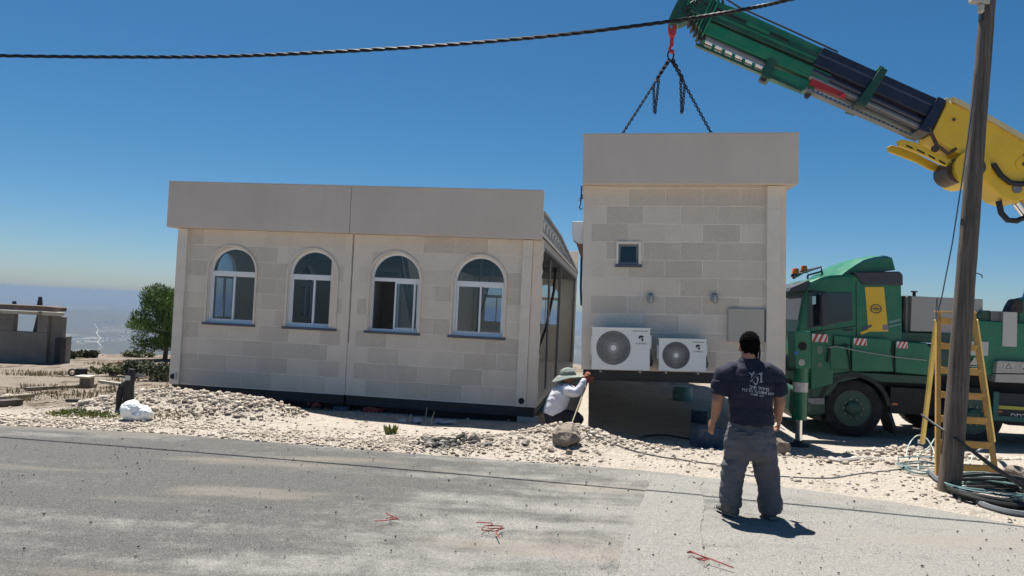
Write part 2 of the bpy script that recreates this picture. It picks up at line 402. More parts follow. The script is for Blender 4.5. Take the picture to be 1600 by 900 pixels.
def grid_mesh(name, xs, ys, zf, material, smooth=True):
    X, Y = np.meshgrid(xs, ys); Z = zf(X, Y); nx, ny = len(xs), len(ys)
    V = np.stack([X, Y, Z], -1).reshape(-1, 3); i = np.arange(nx-1)[None, :]+nx*np.arange(ny-1)[:, None]
    Fq = np.stack([i, i+1, i+1+nx, i+nx], -1).reshape(-1, 4)
    me = bpy.data.meshes.new(name); me.vertices.add(len(V)); me.vertices.foreach_set('co', V.ravel())
    me.loops.add(Fq.size); me.loops.foreach_set('vertex_index', Fq.ravel())
    me.polygons.add(len(Fq)); me.polygons.foreach_set('loop_start', np.arange(0, Fq.size, 4)); me.polygons.foreach_set('loop_total', np.full(len(Fq), 4))
    me.materials.append(material); me.update(calc_edges=True)
    me.polygons.foreach_set('use_smooth', [smooth]*len(Fq))
    ob = bpy.data.objects.new(name, me); COL.objects.link(ob); return ob

# ================================================================ the setting
GM = ground_material()
def far_part(X, Y):
    d = np.hypot(X, Y)
    deep = -195*sstep(250, 1700, d)
    rid = 80*sstep(2500, 5200, d)*(fbm(X/2600, Y/1500, 31, 4))*(1-.35*sstep(8000, 14000, d)) + 10*sstep(400, 1500, d)*fbm(X/420, Y/420, 33, 4)
    rid = rid + 55*np.exp(-((Y-6900-.15*X)/900)**2)*(1+.5*vnoise(X/900, Y/900, 9)) + 22*sstep(9000, 13500, d)*(.5+.6*vnoise(X/3000, Y/3000, 14))
    return deep+rid
def axis(a, b, step, lo, hi, g=1.085):
    m = list(np.arange(a, b+1e-6, step)); s = step; x = b; right = []
    while x < hi: s *= g; x += s; right.append(x)
    s = step; x = a; left = []
    while x > lo: s *= g; x -= s; left.append(x)
    return np.array(left[::-1]+m+right)
gx = axis(-10, 10, .055, -15000, 15000); gy = axis(4, 14.5, .05, -300, 15000)
GZ = lambda X, Y: hgt(X, Y)+far_part(X, Y)
structure(grid_mesh('ground', gx, gy, GZ, GM))

def road_sheet():
    xs = np.concatenate([np.arange(-40, -9, .8), np.arange(-9, 9, .04), np.arange(9, 34, .8)])
    e = road_edge(xs)+.035*fbm(xs*5, xs*0, 77, 4)+.05*fbm(xs*1.1, xs*0, 78, 2)
    rows = [np.full_like(xs, -9.)]+[(-9+(e+9)*t) for t in (.3, .6, .8, .9, .95, .985)]+[e]
    V = []
    for k, r in enumerate(rows):
        z = 0.004+.002*fbm(xs*.8, r*.8, 41, 3) if k < len(rows)-1 else np.full_like(xs, -.004)
        V.append(np.stack([xs, r, z], -1))
    n = len(xs); V = np.concatenate(V); f = [(j*n+i, j*n+i+1, (j+1)*n+i+1, (j+1)*n+i) for j in range(len(rows)-1) for i in range(n-1)]
    me = bpy.data.meshes.new('road'); me.from_pydata(V.tolist(), [], f); me.materials.append(road_material())
    o = bpy.data.objects.new('road', me); COL.objects.link(o); structure(o)
road_sheet()
# trench patch crossing the road
def patch():
    a0, a1 = on0(1020, 744), on0(955, 905); b0, b1 = on0(1096, 750), on0(1100, 905); n = 70; vs = []; rs = random.Random(3)
    for k in range(n+1):
        t = k/n
        for (p, q) in ((a0, a1), (b0, b1)):
            w = p.lerp(q, t); vs.append((w.x+.05*float(fbm(w.y*2.3, k*.0+7.0*(p is a0), 5, 4))+rs.uniform(-.004, .004), w.y, .010))
    fs = [(2*k, 2*k+1, 2*k+3, 2*k+2) for k in range(n)]
    me = bpy.data.meshes.new('road_patch'); me.from_pydata(vs, [], fs); me.materials.append(patch_material())
    o = bpy.data.objects.new('road_patch', me); COL.objects.link(o); structure(o)
def on0(px, py, z=0.0):
    d = ray(px, py); t = (z-CZ)/d.z; return CAMP+d*t
patch()

# far lowland: pale winding track and quarries, towns as patches of tiny houses
_TL = 200*1.006**np.arange(720)
def on_land(px, py):
    i, d = _march(px, py, _TL, GZ); return CAMP+d*float(_TL[i])
pale = mat('pale_quarry_earth', (.45, .43, .39), .9, var=.2, vscale=.01)
def track(pts, w):
    P = [on_land(*p) for p in pts]; Q = []
    for i in range(len(P)-1):
        for k in range(12): Q.append(P[i].lerp(P[i+1], k/12))
    Q.append(P[-1]); vs = []
    for i, q in enumerate(Q):
        t = (Q[min(i+1, len(Q)-1)]-Q[max(0, i-1)]); n = Vector((-t.y, t.x, 0)).normalized()
        for s in (-1, 1):
            r = q+n*s*(q.y*.0006*w/15)*(1+.4*math.sin(i*1.7)); vs.append((r.x, r.y, float(GZ(r.x, r.y))+2.5))
    me = bpy.data.meshes.new('dirt_track'); me.from_pydata(vs, [], [(2*i, 2*i+1, 2*i+3, 2*i+2) for i in range(len(Q)-1)]); me.materials.append(pale)
    o = bpy.data.objects.new('dirt_track', me); COL.objects.link(o); structure(o)
track([(148, 507), (153, 516), (151, 522), (157, 529), (152, 536), (160, 543), (150, 549)], 15)
def town():
    m = MB(); rs = random.Random(5)
    for (px, py, n, sp) in ((185, 531, 45, 16), (200, 527, 40, 12), (165, 530, 30, 9), (125, 527, 22, 10), (60, 509, 26, 14), (108, 535, 20, 10), (205, 516, 18, 10), (170, 502, 12, 8)):
        for k in range(n):
            p = on_land(px+rs.gauss(0, sp), py+rs.gauss(0, 1.4)); s = rs.uniform(3, 8); h = rs.uniform(2, 4)
            z = float(GZ(p.x, p.y)); m.box(p.x-s, p.x+s, p.y-s, p.y+s, z-5, z+h)
    o = m.build('distant_town', mat('distant_house_walls', (.42, .41, .40), .9)); stuff(o, 'tiny pale houses of far off villages in the hazy blue lowland', 'village')
town()

# haze
hm = bpy.data.materials.new('haze'); hm.use_nodes = True; hm.node_tree.nodes.remove(hm.node_tree.nodes['Principled BSDF'])
pv = hm.node_tree.nodes.new('ShaderNodeVolumePrincipled'); pv.inputs['Color'].default_value = (.27, .36, .50, 1); pv.inputs['Density'].default_value = 1.5e-4; pv.inputs['Anisotropy'].default_value = 0.2
hm.node_tree.links.new(pv.outputs[0], hm.node_tree.nodes['Material Output'].inputs['Volume'])
hz = MB().box(-17000, 17000, -400, 17000, -300, 13.0).build('haze', hm); hz['kind'] = 'stuff'; hz['label'] = 'blue haze over the lowland'; hz['category'] = 'haze'

# ---- gravel, rubble
ROCKS = rock_variants(1, 10, 4); ROCKS2 = rock_variants(1, 12, 9, .55)
def rock_mat(name, stops):
    m, nt, b = newmat(name); g = nd(nt, 'ShaderNodeNewGeometry')
    c = ramp(nt, g.outputs['Random Per Island'], stops)
    c = mixc(nt, 1., c, ramp(nt, noise(nt, g.outputs['Position'], 22, 6, .7), [(.3, (.8, .79, .77)), (.7, (1.08, 1.07, 1.06))]), 'MULTIPLY')
    nt.links.new(c, b.inputs['Base Color']); b.inputs['Roughness'].default_value = .92; b.inputs['Specular IOR Level'].default_value = .2
    bp = nd(nt, 'ShaderNodeBump', i_Strength=.6, i_Distance=.02); nt.links.new(noise(nt, g.outputs['Position'], 35, 5, .7), bp.inputs['Height']); nt.links.new(bp.outputs[0], b.inputs['Normal'])
    return m
WHITE = rock_mat('white_limestone', [(0, (.34, .285, .235)), (.35, (.47, .41, .35)), (.7, (.58, .52, .455)), (.88, (.40, .34, .285)), (1, (.18, .145, .12))])
DARKR = rock_mat('broken_asphalt', [(0, (.035, .035, .035)), (.5, (.07, .066, .06)), (.8, (.16, .15, .14)), (1, (.35, .33, .30))])
BROWNR = rock_mat('brown_stone', [(0, (.30, .25, .2)), (.6, (.42, .37, .31)), (1, (.55, .5, .44))])
rg = np.random.default_rng(12)
def place_field(n, x0, x1, y0, y1, s0, s1, dens, rel=False, sink=.25):
    out = []; k = 0
    while len(out) < n and k < n*40:
        k += 1
        x = rg.uniform(x0, x1); y = rg.uniform(y0, y1)
        if rel: y = float(road_edge(x))+y
        if y < road_edge(x)-.02: continue
        if rg.random() > dens(x, y)*(.25+.75*min(1, max(0, float(vnoise(x*1.7, y*2.6, 55))*2.4+.6))): continue
        s = s0*(s1/s0)**(rg.random()**2.8); out.append((x, y, H(x, y)+s*(.5-sink), s))
    return out
# gravel shoulder beside the road
g1 = place_field(12000, -8.5, 1.2, -.02, 1.25, .005, .034, lambda x, y: .25+.75*math.exp(-((y-road_edge(x)-.35)/.5)**2), True)
g2 = place_field(5000, -9, 9, .1, 4.2, .007, .034, lambda x, y: .55, True)
g3 = place_field(3000, .5, 8, .0, 2.8, .005, .034, lambda x, y: .1+.5*min(1, max(0, y-float(road_edge(x))-.2)), True)
stuff(scatter('gravel', g1+g2+g3, rock_variants(1, 14, 31, .75), WHITE, 3, (.35, 1.0)), 'crushed white limestone gravel along the road shoulder', 'gravel')
# rubble mounds
pl = []
for (cx, cy, rx, ry, n) in ((-4.75, 11.0, 1.4, .8, 2600), (-3.6, 10.8, .7, .5, 600), (-5.7, 10.9, .7, .4, 450)):
    for k in range(n):
        a = rg.uniform(0, 6.283); q = rg.random()**.6; x = cx+math.cos(a)*rx*q; y = cy+math.sin(a)*ry*q
        s = .009*(6**(rg.random()**3)); pl.append((x, y, H(x, y)+s*.3, s))
stuff(scatter('rubble', pl, ROCKS2, WHITE, 6), 'heap of pale broken stones in front of the left module corner', 'rubble heap')
pl = []
for (cx, cy, rx, ry, n) in ((.95, 9.85, .8, .5, 1500), (.1, 9.6, .8, .35, 500), (1.6, 9.35, .6, .3, 400)):
    for k in range(n):
        a = rg.uniform(0, 6.283); q = rg.random()**.6; x = cx+math.cos(a)*rx*q; y = max(cy+math.sin(a)*ry*q, float(road_edge(x))+.05)
        s = .007*(7**(rg.random()**3.2)); pl.append((x, y, H(x, y)+s*.25, s))
stuff(scatter('rubble', pl, ROCKS2, WHITE, 8), 'heap of pale dirt and stones beside the hanging module', 'rubble heap')
pl = []
for (cx, cy, rx, ry, n) in ((5.35, 10.3, .6, .4, 260), (6.3, 10.1, .9, .35, 300), (7.3, 8.8, .8, .5, 200), (4.6, 9.3, 1.2, .5, 220)):
    for k in range(n):
        a = rg.uniform(0, 6.283); q = rg.random()**.6; x = cx+math.cos(a)*rx*q; y = cy+math.sin(a)*ry*q
        s = .012*(5**(rg.random()**2)); pl.append((x, y, H(x, y)+s*.3, s))
stuff(scatter('rubble', pl, ROCKS2, WHITE, 9), 'loose pale stones on the dirt between truck and road', 'rubble')
pl = []
for (px, py, sx, sy, n) in ((700, 694, 34, 5, 330), (735, 683, 22, 4, 120), (665, 690, 12, 6, 60)):
    for k in range(n):
        p = ground_hit(px+rg.normal(0, sx*.6), min(py+rg.normal(0, sy*.8), 706)); s = .013*(4.5**(rg.random()**2)); pl.append((p.x, p.y, p.z+s*.3, s))
stuff(scatter('asphalt_rubble', pl, ROCKS2, DARKR, 10, (.3, .7)), 'black and grey broken asphalt crumbs heaped at the road edge', 'asphalt rubble')
pl = []
for k in range(900):
    x = rg.uniform(-6, 7); y = rg.uniform(4.7, 8.6)
    if y > road_edge(x): continue
    s = .004*(3.2**(rg.random()**2)); pl.append((x, y, .012+s*.4, s))
stuff(scatter('road_grit', pl, ROCKS, rock_mat('dark_grit', [(0, (.05, .048, .045)), (.6, (.12, .11, .10)), (1, (.3, .28, .25))]), 14), 'small stones and grit strewn over the dusty road', 'grit')
# stones one can tell apart
BIG = rock_variants(3, 8, 21, .22)
BOULD = mat('brown_boulder', (.20, .165, .135), .95, var=.45, vscale=14, bump=1.0, bscale=30)
def stone(px, py, w, h, material, label, cat='stone', seed=0, name='stone', depth=1.0, lift=.35):
    p = ground_hit(px, py); k = p.y/FPX; rx, rz = w*k/2, h*k/2
    vv, ff = BIG[seed % len(BIG)]; V = vv*np.array([rx, rx*depth, rz])
    me = bpy.data.meshes.new(name); me.from_pydata(V.tolist(), [], ff.tolist()); me.materials.append(material)
    o = bpy.data.objects.new(name, me); COL.objects.link(o); o.location = (p.x, p.y+rx*depth*.6, p.z+rz*lift*1.6); o.rotation_euler = (0, 0, seed*1.3)
    tag(o, label, cat); return o
stone(890, 699, 58, 44, BOULD, 'large brown boulder on the pale dirt heap beside the hanging module', 'boulder', 2, 'boulder', .8)
stone(757, 698, 30, 9, DARKR, 'long dark chunk of broken asphalt lying on white gravel', 'asphalt chunk', 3, 'asphalt_chunk', .5)
stone(822, 695, 24, 10, DARKR, 'short dark chunk of broken asphalt on gravel, right of the long one', 'asphalt chunk', 1, 'asphalt_chunk', .5)
stone(740, 690, 22, 20, WHITE, 'pale angular stone sitting on the black asphalt rubble', 'stone', 4)
stone(861, 707, 13, 9, BOULD, 'small brown stone on the gravel below the boulder', 'stone', 5)
stone(889, 711, 12, 13, BOULD, 'pointed grey stone on gravel just under the boulder', 'stone', 6)
stone(912, 706, 15, 7, WHITE, 'flat pale stone right of the pointed stone under the boulder', 'stone', 7)
stone(133, 633, 26, 13, BROWNR, 'flat grey brown stone lying in the dirt left of the plastic bag', 'stone', 3, 'stone', .7)
stone(293, 610, 17, 9, WHITE, 'biggest pale stone on top of the left rubble heap', 'stone', 4)
stone(10, 622, 22, 8, WHITE, 'pale stone among timber at the far left of the photo', 'stone', 2)
stone(1592, 756, 36, 34, BOULD, 'big rough brown rock right of the utility pole', 'boulder', 5, 'boulder')
stone(1222, 712, 30, 40, BOULD, 'grey brown rock behind the standing man beside the stabiliser leg', 'boulder', 6, 'boulder')

# low scrub
def tuft_points(cx, cy, r, n, h, rs, spread=.6):
    vs = []; fs = []
    for k in range(n):
        a = rs.uniform(0, 6.283); q = rs.random()**.5*r; x = cx+math.cos(a)*q; y = cy+math.sin(a)*q; z = H(x, y)-.01
        hh = h*rs.uniform(.4, 1); dx = math.cos(a)*spread*hh*rs.random(); dy = math.sin(a)*spread*hh*rs.random(); w = .006+.01*rs.random(); b = rs.uniform(0, 3.14)
        wx, wy = math.cos(b)*w, math.sin(b)*w; o = len(vs)
        vs += [(x-wx, y-wy, z), (x+wx, y+wy, z), (x+dx*.5+wx*.7, y+dy*.5+wy*.7, z+hh*.6), (x+dx*.5-wx*.7, y+dy*.5-wy*.7, z+hh*.6), (x+dx, y+dy, z+hh)]
        fs += [(o, o+1, o+2, o+3), (o+3, o+2, o+4)]
    return vs, fs
def tuft(name, spots, material):
    rs = random.Random(len(spots)*7+3); V = []; Fs = []
    for (x, y, r, n, h) in spots:
        v, f = tuft_points(x, y, r, n, h, rs); o = len(V); V += v; Fs += [tuple(i+o for i in q) for q in f]
    me = bpy.data.meshes.new(name); me.from_pydata(V, [], Fs); me.materials.append(material)
    o = bpy.data.objects.new(name, me); COL.objects.link(o); return o
GREEN = foliage_material('grass_green', (.10, .13, .03), (.26, .27, .08), 6)
DRY = foliage_material('dry_grass', (.17, .13, .08), (.36, .29, .18), 3)
SCRUB = foliage_material('scrub_leaves', (.035, .04, .02), (.12, .12, .06), 3)
p = ground_hit(611, 678); tag(tuft('grass_tuft', [(p.x, p.y, .07, 170, .15)], GREEN), 'single yellow green grass tuft on the white gravel near the module', 'grass tuft')
sp = []
for (px, py, dx) in ((115, 645, 16), (135, 648, 14), (160, 650, 10), (100, 648, 10)):
    for k in range(7):
        p = ground_hit(px+rg.normal(0, dx), py+rg.normal(0, 2)); sp.append((p.x, p.y, .14, 60, .05))
stuff(tuft('grass', sp, GREEN), 'thin green grass patch on the stony verge left of the bag', 'grass')
sp = []
for k in range(800):
    x = rg.uniform(-15, -4.5); y = rg.uniform(11.5, 31)
    if vnoise(x*.5, y*.5, 91) > -.02+.15*rg.random(): sp.append((x, y, rg.uniform(.1, .4), 26, rg.uniform(.05, .17)))
for (px, py) in ((270, 650), (240, 652), (285, 648), (320, 645), (500, 640), (450, 640)):
    p = ground_hit(px, py); sp.append((p.x, p.y, .2, 40, .07))
stuff(tuft('dry_scrub', sp, DRY), 'brown dry grass and thorny ground cover on the stony plateau', 'dry scrub')

def bush(px, py, w, h, material, label, cat, n=1500, leaf=.022, seed=1, depth=.8, name='bush'):
    p = ground_hit(px, py); k = p.y/FPX; w *= k; h *= k; rs = random.Random(seed); r = empty(name, label, cat, (p.x, p.y, p.z))
    cl = [(rs.uniform(-.42, .42)*w, rs.uniform(-.35, .35)*w*depth, rs.uniform(.2, .72)*h, rs.uniform(.14, .26)) for _ in range(14)]
    vs = []; fs = []
    for i in range(n):
        cx, cy, cz, s = rs.choice(cl); d = Vector((rs.gauss(0, 1), rs.gauss(0, 1), rs.gauss(0, 1))).normalized()*rs.random()**.4
        c = Vector((cx+d.x*s*w, cy+d.y*s*w, max(.01, cz+d.z*s*h*1.1))); q = Vector((rs.gauss(0, 1), rs.gauss(0, 1), rs.gauss(0, 1))).normalized(); e = q.orthogonal()*leaf*.5; o = len(vs)
        L = leaf*rs.uniform(.7, 1.6); vs += [c-e, c+e, c+q*L]; fs.append((o, o+1, o+2))
    m = MB(); m.v = [tuple(v) for v in vs]; m.f = fs; m.fm = [0]*len(fs); m.build('foliage', material, r, recalc=False)
    t = MB()
    for i in range(7): c = rs.choice(cl); t.tube([(0, 0, -.03), (c[0]*.5, c[1]*.5, c[2]*.5), c[:3]], [.018, .012, .005], 5)
    t.build('branch', mat('bush_wood', (.16, .11, .08), .9), r); return r
bush(172, 588, 46, 22, foliage_material('olive_shrub', (.05, .06, .025), (.16, .16, .08)), 'low olive green shrub behind the dark post stump', 'shrub', 1500, .04, 2)
bush(248, 594, 62, 34, foliage_material('dark_shrub', (.02, .028, .012), (.07, .085, .03)), 'dark green bush tight against the left corner of the building', 'bush', 2400, .04, 3)
bush(213, 590, 34, 30, MATS['dark_shrub'], 'dark bush just right of the post stump', 'bush', 1500, .04, 4)
for i, (px, w, lb) in enumerate(((108, 26, 'low dark bush on the plateau rim next to the concrete shell'), (132, 30, 'low dark bush on the rim below the pale winding track'), (215, 38, 'brownish bush on the rim below the pine tree'))):
    bush(px, 560-i, w, 13, MATS['dark_shrub'] if i < 2 else MATS['olive_shrub'], lb, 'bush', 900, .06, 10+i, name='bush')

# pine tree
def pine(px, py, w, h, D):
    b = at(px, py, D); z = H(b.x, b.y); rs = random.Random(8); r = empty('pine_tree', 'small rounded green pine tree left of the building at the rim of the plateau', 'tree', (b.x, b.y, z))
    k = D/FPX; hh = h*k; ww = w*k; t = MB()
    t.tube([(0, 0, -.1), (.03, 0, hh*.3), (-.03, .02, hh*.6), (.02, 0, hh*.9)], [.09, .07, .045, .015], 8)
    clus = []
    for i in range(64):
        zz = rs.uniform(.16, .97); rad = ww*.5*math.sqrt(max(0.05, 1-((zz-.5)/.56)**2)); a = i*2.4+rs.uniform(-.5, .5); q = rad*rs.uniform(.55, 1.0)
        c = Vector((math.cos(a)*q, math.sin(a)*q, hh*zz)); t.tube([(0, 0, hh*zz*.75), (c.x*.5, c.y*.5, hh*zz*.84), c], [.022, .014, .005], 5); clus.append((c, rs.uniform(.13, .27)*ww*.5+.09))
    for i in range(12): clus.append((Vector((rs.uniform(-.2, .2)*ww, rs.uniform(-.2, .2)*ww, hh*rs.uniform(.3, .9))), .22*ww))
    t.build('trunk', mat('pine_bark', (.13, .09, .065), .9, bump=.5), r)
    vs = []; fs = []
    for c, s in clus:
        for j in range(190):
            d = Vector((rs.gauss(0, 1), rs.gauss(0, 1), rs.gauss(0, 1))).normalized()*s*rs.random()**.45
            p = c+Vector((d.x, d.y, d.z*.8)); q = (d.normalized()*.6+Vector((rs.gauss(0, .5), rs.gauss(0, .5), .55+rs.gauss(0, .3)))).normalized()
            for u in range(2):
                e = q.orthogonal().normalized(); e.rotate(Matrix.Rotation(rs.uniform(0, 3.14), 3, q)); o = len(vs); L = rs.uniform(.08, .15)
                vs += [p-e*.016, p+e*.016, p+q*L]; fs.append((o, o+1, o+2))
    m = MB(); m.v = [tuple(v) for v in vs]; m.f = fs; m.fm = [0]*len(fs)
    m.build('crown', foliage_material('pine_needles', (.05, .10, .02), (.17, .27, .06), 2.5), r, recalc=False)
pine(258, 556, 98, 112, 25.5)

# ruined concrete shell on the left
def shell():
    D = 22.0; F = Frame((at(98, 556, D).x, at(98, 556, D).y, H(at(98, 556, D).x, D)), R(-3))
    r = empty('concrete_shell', 'unfinished grey concrete hut shell with an empty window opening at the far left', 'ruin', F.o, (0, 0, F.yaw))
    conc = mat('raw_concrete', (.20, .185, .165), .92, var=.25, vscale=1.4, bump=.5, bscale=14, dust=.3, dustcol=(.33, .30, .26)); rust = mat('rusty_concrete_edge', (.135, .10, .082), .9, var=.35, vscale=3, bump=.5)
    T = lambda px, py, yl=0: F.hit(px, py, yl)
    x1, z0 = T(92, 556); xc, _ = T(66, 556); zs = T(60, 519)[1]; zt = T(60, 493)[1]; xw0 = T(20, 519)[0]; xw1 = T(57, 519)[0]; x0 = -4.2
    m = MB(); m.box(x0, xc+.1, 0, .2, -.4, zs); m.box(x0, xw0, 0, .2, zs, zt+.02); m.box(xw1, xc+.1, 0, .2, zs, zt+.02)
    m.box(x1-.22, x1, .30, .55, -.4, zs-.1); m.box(xc+.1, x1-.02, .12, .30, -.4, zt)
    m.build('wall', conc, r, .02)
    a = T(85, 556)[0]; MB().box(a, a+.19, -.02, .2, -.2, T(88, 528)[1]).build('pier', mat('black_pier', (.03, .03, .035), .8), r, .01)
    zt2 = T(60, 478)[1]; m = MB(); m.prism([(x0-.1, zt+.14), (x1-.12, zt+.14), (x1-.12, zt2-.01), (xc, zt2+.01), (x0-.1, zt2)], -.1, .42)
    m.build('roof', rust, r, .03)
    ledge = mat('pale_ledge_board', (.50, .44, .35), .85, var=.2)
    MB().box(x0-.1, T(65, 493)[0], -.2, .05, zt+.02, zt+.12).build('ledge', ledge, r, .01); MB().box(T(72, 493)[0], x1+.02, -.2, .1, zt+.02, zt+.13).build('ledge', ledge, r, .01)
    xb = T(41, 470)[0]; MB().tube([(xb, .6, zt2-.05), (xb, .6, T(41, 463)[1])], [.09, .05], 8).build('column_stub', mat('dark_stub', (.05, .05, .06), .7), r)
    xb = T(0, 470)[0]; MB().tube([(xb, .6, zt2-.05), (xb, .6, T(0, 470)[1])], [.07, .05], 8).build('column_stub', MATS['dark_stub'], r)
    MB().beam((xw1-.12, .1, zs), (xw1-.03, .1, zt), .05, .1).build('window_post', mat('dark_timber', (.05, .045, .05), .8), r)
shell()

# loose things on the plateau
timber = mat('grey_timber', (.22, .185, .15), .9, var=.3, vscale=5, bump=.4); dk = mat('black_scrap', (.025, .024, .026), .8, bump=.4, bscale=30)
def plank(pa, pb, w, h, label, m=timber, cat='plank', name='plank'):
    a = ground_hit(*pa); b = ground_hit(*pb); a.z += h*.5+.01; b.z += h*.5+.01
    c = (a+b)/2; o = MB().beam(a-c, b-c, w, h).build(name, m, None, .006, loc=c); tag(o, label, cat)
plank((40, 611), (148, 605), .10, .06, 'long thin grey timber lying in the dirt left of the post stump')
plank((-5, 626), (48, 621), .16, .06, 'weathered grey timber, upper one of the pair at the far left'); plank((-5, 636), (30, 633), .18, .09, 'dark weathered timber, lower one of the pair at the far left', mat('dark_plank', (.09, .075, .065), .9, var=.3))
plank((155, 598), (190, 603), .07, .05, 'pale stick leaning towards the black post stump', mat('pale_stick', (.42, .37, .30), .8))
plank((103, 629), (125, 629), .07, .05, 'short dark stick beside the flat grey stone', MATS['dark_plank'])
def slab():
    p = ground_hit(131, 606); k = p.y/FPX; r = empty('stone_bench', 'small pale slab resting on a block and a thin post in the dirt', 'slab', p)
    MB().box(-.14, .15, -.14, .14, .21, .25).build('slab', mat('pale_slab', (.6, .55, .46), .85, var=.15), r, .008)
    MB().box(-.09, .13, -.02, .14, -.03, .21).build('block', mat('brown_block', (.22, .17, .13), .9, var=.2), r, .01)
    MB().tube([(.06, -.1, -.04), (.065, -.1, .21)], .014, 6).build('post', timber, r)
slab()
def scrap():
    p = ground_hit(122, 588); r = empty('scrap_bucket', 'black box with a bent ring of scrap lying on the dirt', 'scrap', p)
    MB().box(-.02, .17, -.1, .1, 0, .19).build('box', dk, r, .01)
    MB().tube([(-.14+.09*math.cos(t*.52), 0, .085+.075*math.sin(t*.52)) for t in range(13)], .022, 7).build('ring', dk, r)
scrap()
p = ground_hit(142, 580); tag(MB().tube([(0, 0, -.02), (.01, 0, .14)], [.05, .03], 7).build('stump', dk, None, loc=p), 'tiny black stump right of the black scrap box', 'stump')
p = ground_hit(214, 590); tag(MB().box(-.18, .2, -.08, .08, .02, .12).build('stone_block', mat('white_block', (.7, .66, .58), .85, var=.1), None, .015, loc=p), 'long white stone block on the ground behind the post stump', 'stone block')
def post():
    p = ground_hit(196, 638); k = p.y/FPX; r = empty('post_stump', 'charred black post stump with a shorter forked stub standing in the gravel', 'post', p)
    a = mat('charred_wood', (.032, .028, .028), .85, var=.4, vscale=9, bump=.8, bscale=25)
    m = MB(); rs = random.Random(2)
    m.tube([(.02, 0, -.05), (.035, 0, .12), (.03, 0, .3), (.05, 0, .45), (.058, 0, .55)], [.07, .075, .068, .06, .045], 9); m.build('post', a, r, smooth=False)
    m = MB(); m.tube([(-.09, -.02, -.02), (-.085, -.02, .18), (-.07, 0, .34)], [.035, .045, .04], 8); m.tube([(-.05, 0, .3), (.02, 0, .36)], [.06, .05], 8); m.build('stub', a, r)
    MB().box(.01, .075, -.078, -.066, .40, .46).build('label_tag', mat('grey_tag', (.5, .5, .5), .6), r)
post()
def bag():
    p = ground_hit(213, 656); r = None
    m = MB(); bm = bmesh.new()
    for (cx, cz, s, q) in ((-.07, .12, .15, 1.0), (.1, .085, .115, 1.0), (.0, .07, .15, .7), (-.03, .22, .055, 1)):
        mt = Matrix.Translation((cx, 0, cz)) @ Matrix.Diagonal((s, s*.8, s*q, 1)); bmesh.ops.create_icosphere(bm, subdivisions=3, radius=1, matrix=mt)
    me = bpy.data.meshes.new('plastic_bag'); bm.to_mesh(me); bm.free(); me.materials.append(mat('white_plastic_film', (.80, .82, .83), .35, bump=.8, bscale=12)); o = bpy.data.objects.new('plastic_bag', me); COL.objects.link(o)
    remesh(o, .010, 2)
    for v in o.data.vertices:
        n = v.co.normalized(); q = vnoise(v.co.x*16+v.co.z*7, v.co.z*14+v.co.y*9, 3); v.co += n*(float(q)*.03-.03*abs(float(vnoise(v.co.x*34, v.co.z*30+v.co.y*25, 9))))
        if v.co.z < .0: v.co.z = 0
    o.location = (p.x, p.y, p.z-.005); tag(o, 'knotted translucent white plastic bag lying on the gravel by the road', 'plastic bag')
bag()

# ================================================================ prefab building modules
STONE = stone_material(); GLASS = glass_material()
PLASTER = mat('smooth_plaster', (.78, .665, .56), .85, var=.06, vscale=2.5, bump=.15, bscale=80)
GROUT = mat('pale_mortar', (.86, .78, .69), .9, var=.06, vscale=3)
def render_material():
    m, nt, b = newmat('taupe_render'); tc = nd(nt, 'ShaderNodeTexCoord'); pos = tc.outputs['Object']
    mp = nd(nt, 'ShaderNodeMapping'); mp.inputs['Scale'].default_value = (9, 9, .7); nt.links.new(pos, mp.inputs[0])
    c = ramp(nt, noise(nt, pos, .9, 8, .6), [(.3, (.605, .515, .445)), (.7, (.68, .585, .51))])
    c = mixc(nt, maprange(nt, noise(nt, mp.outputs[0], 1.2, 6, .7), .52, .75, 0, .22), c, (.47, .41, .37))
    c = mixc(nt, maprange(nt, noise(nt, pos, 7, 8, .7), .55, .75, 0, .25), c, (.70, .63, .575))
    c = mixc(nt, maprange(nt, noise(nt, pos, 130, 3, .7), .6, .75, 0, .3), c, (.38, .35, .32))
    nt.links.new(c, b.inputs['Base Color']); b.inputs['Roughness'].default_value = .92
    bp = nd(nt, 'ShaderNodeBump', i_Strength=.4, i_Distance=.006); nt.links.new(noise(nt, pos, 120, 4, .7), bp.inputs['Height']); nt.links.new(bp.outputs[0], b.inputs['Normal']); return m
FASCIA = render_material()
INNER = mat('interior_paint', (.82, .79, .75), .8, var=.04); FLOORM = mat('interior_tiles', (.58, .55, .51), .5, var=.05)
ALU = mat('white_aluminium', (.82, .83, .85), .35, spec=.5); SILL = mat('grey_blue_sill', (.085, .095, .125), .5)
mat('void_shade_dark', (.055, .065, .08), .5, metal=.3); STEEL = mat('galvanised_steel', (.20, .215, .23), .45, metal=.6, var=.15, vscale=4); DSTEEL = mat('dark_base_steel', (.022, .024, .03), .55, var=.2)  # the first, dark tone paints the shade of the roof void behind the truss
CAP = mat('parapet_flashing', (.62, .61, .60), .4, metal=.3)
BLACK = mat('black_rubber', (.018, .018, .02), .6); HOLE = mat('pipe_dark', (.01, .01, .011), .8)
COURSE, BLK = .278, .565

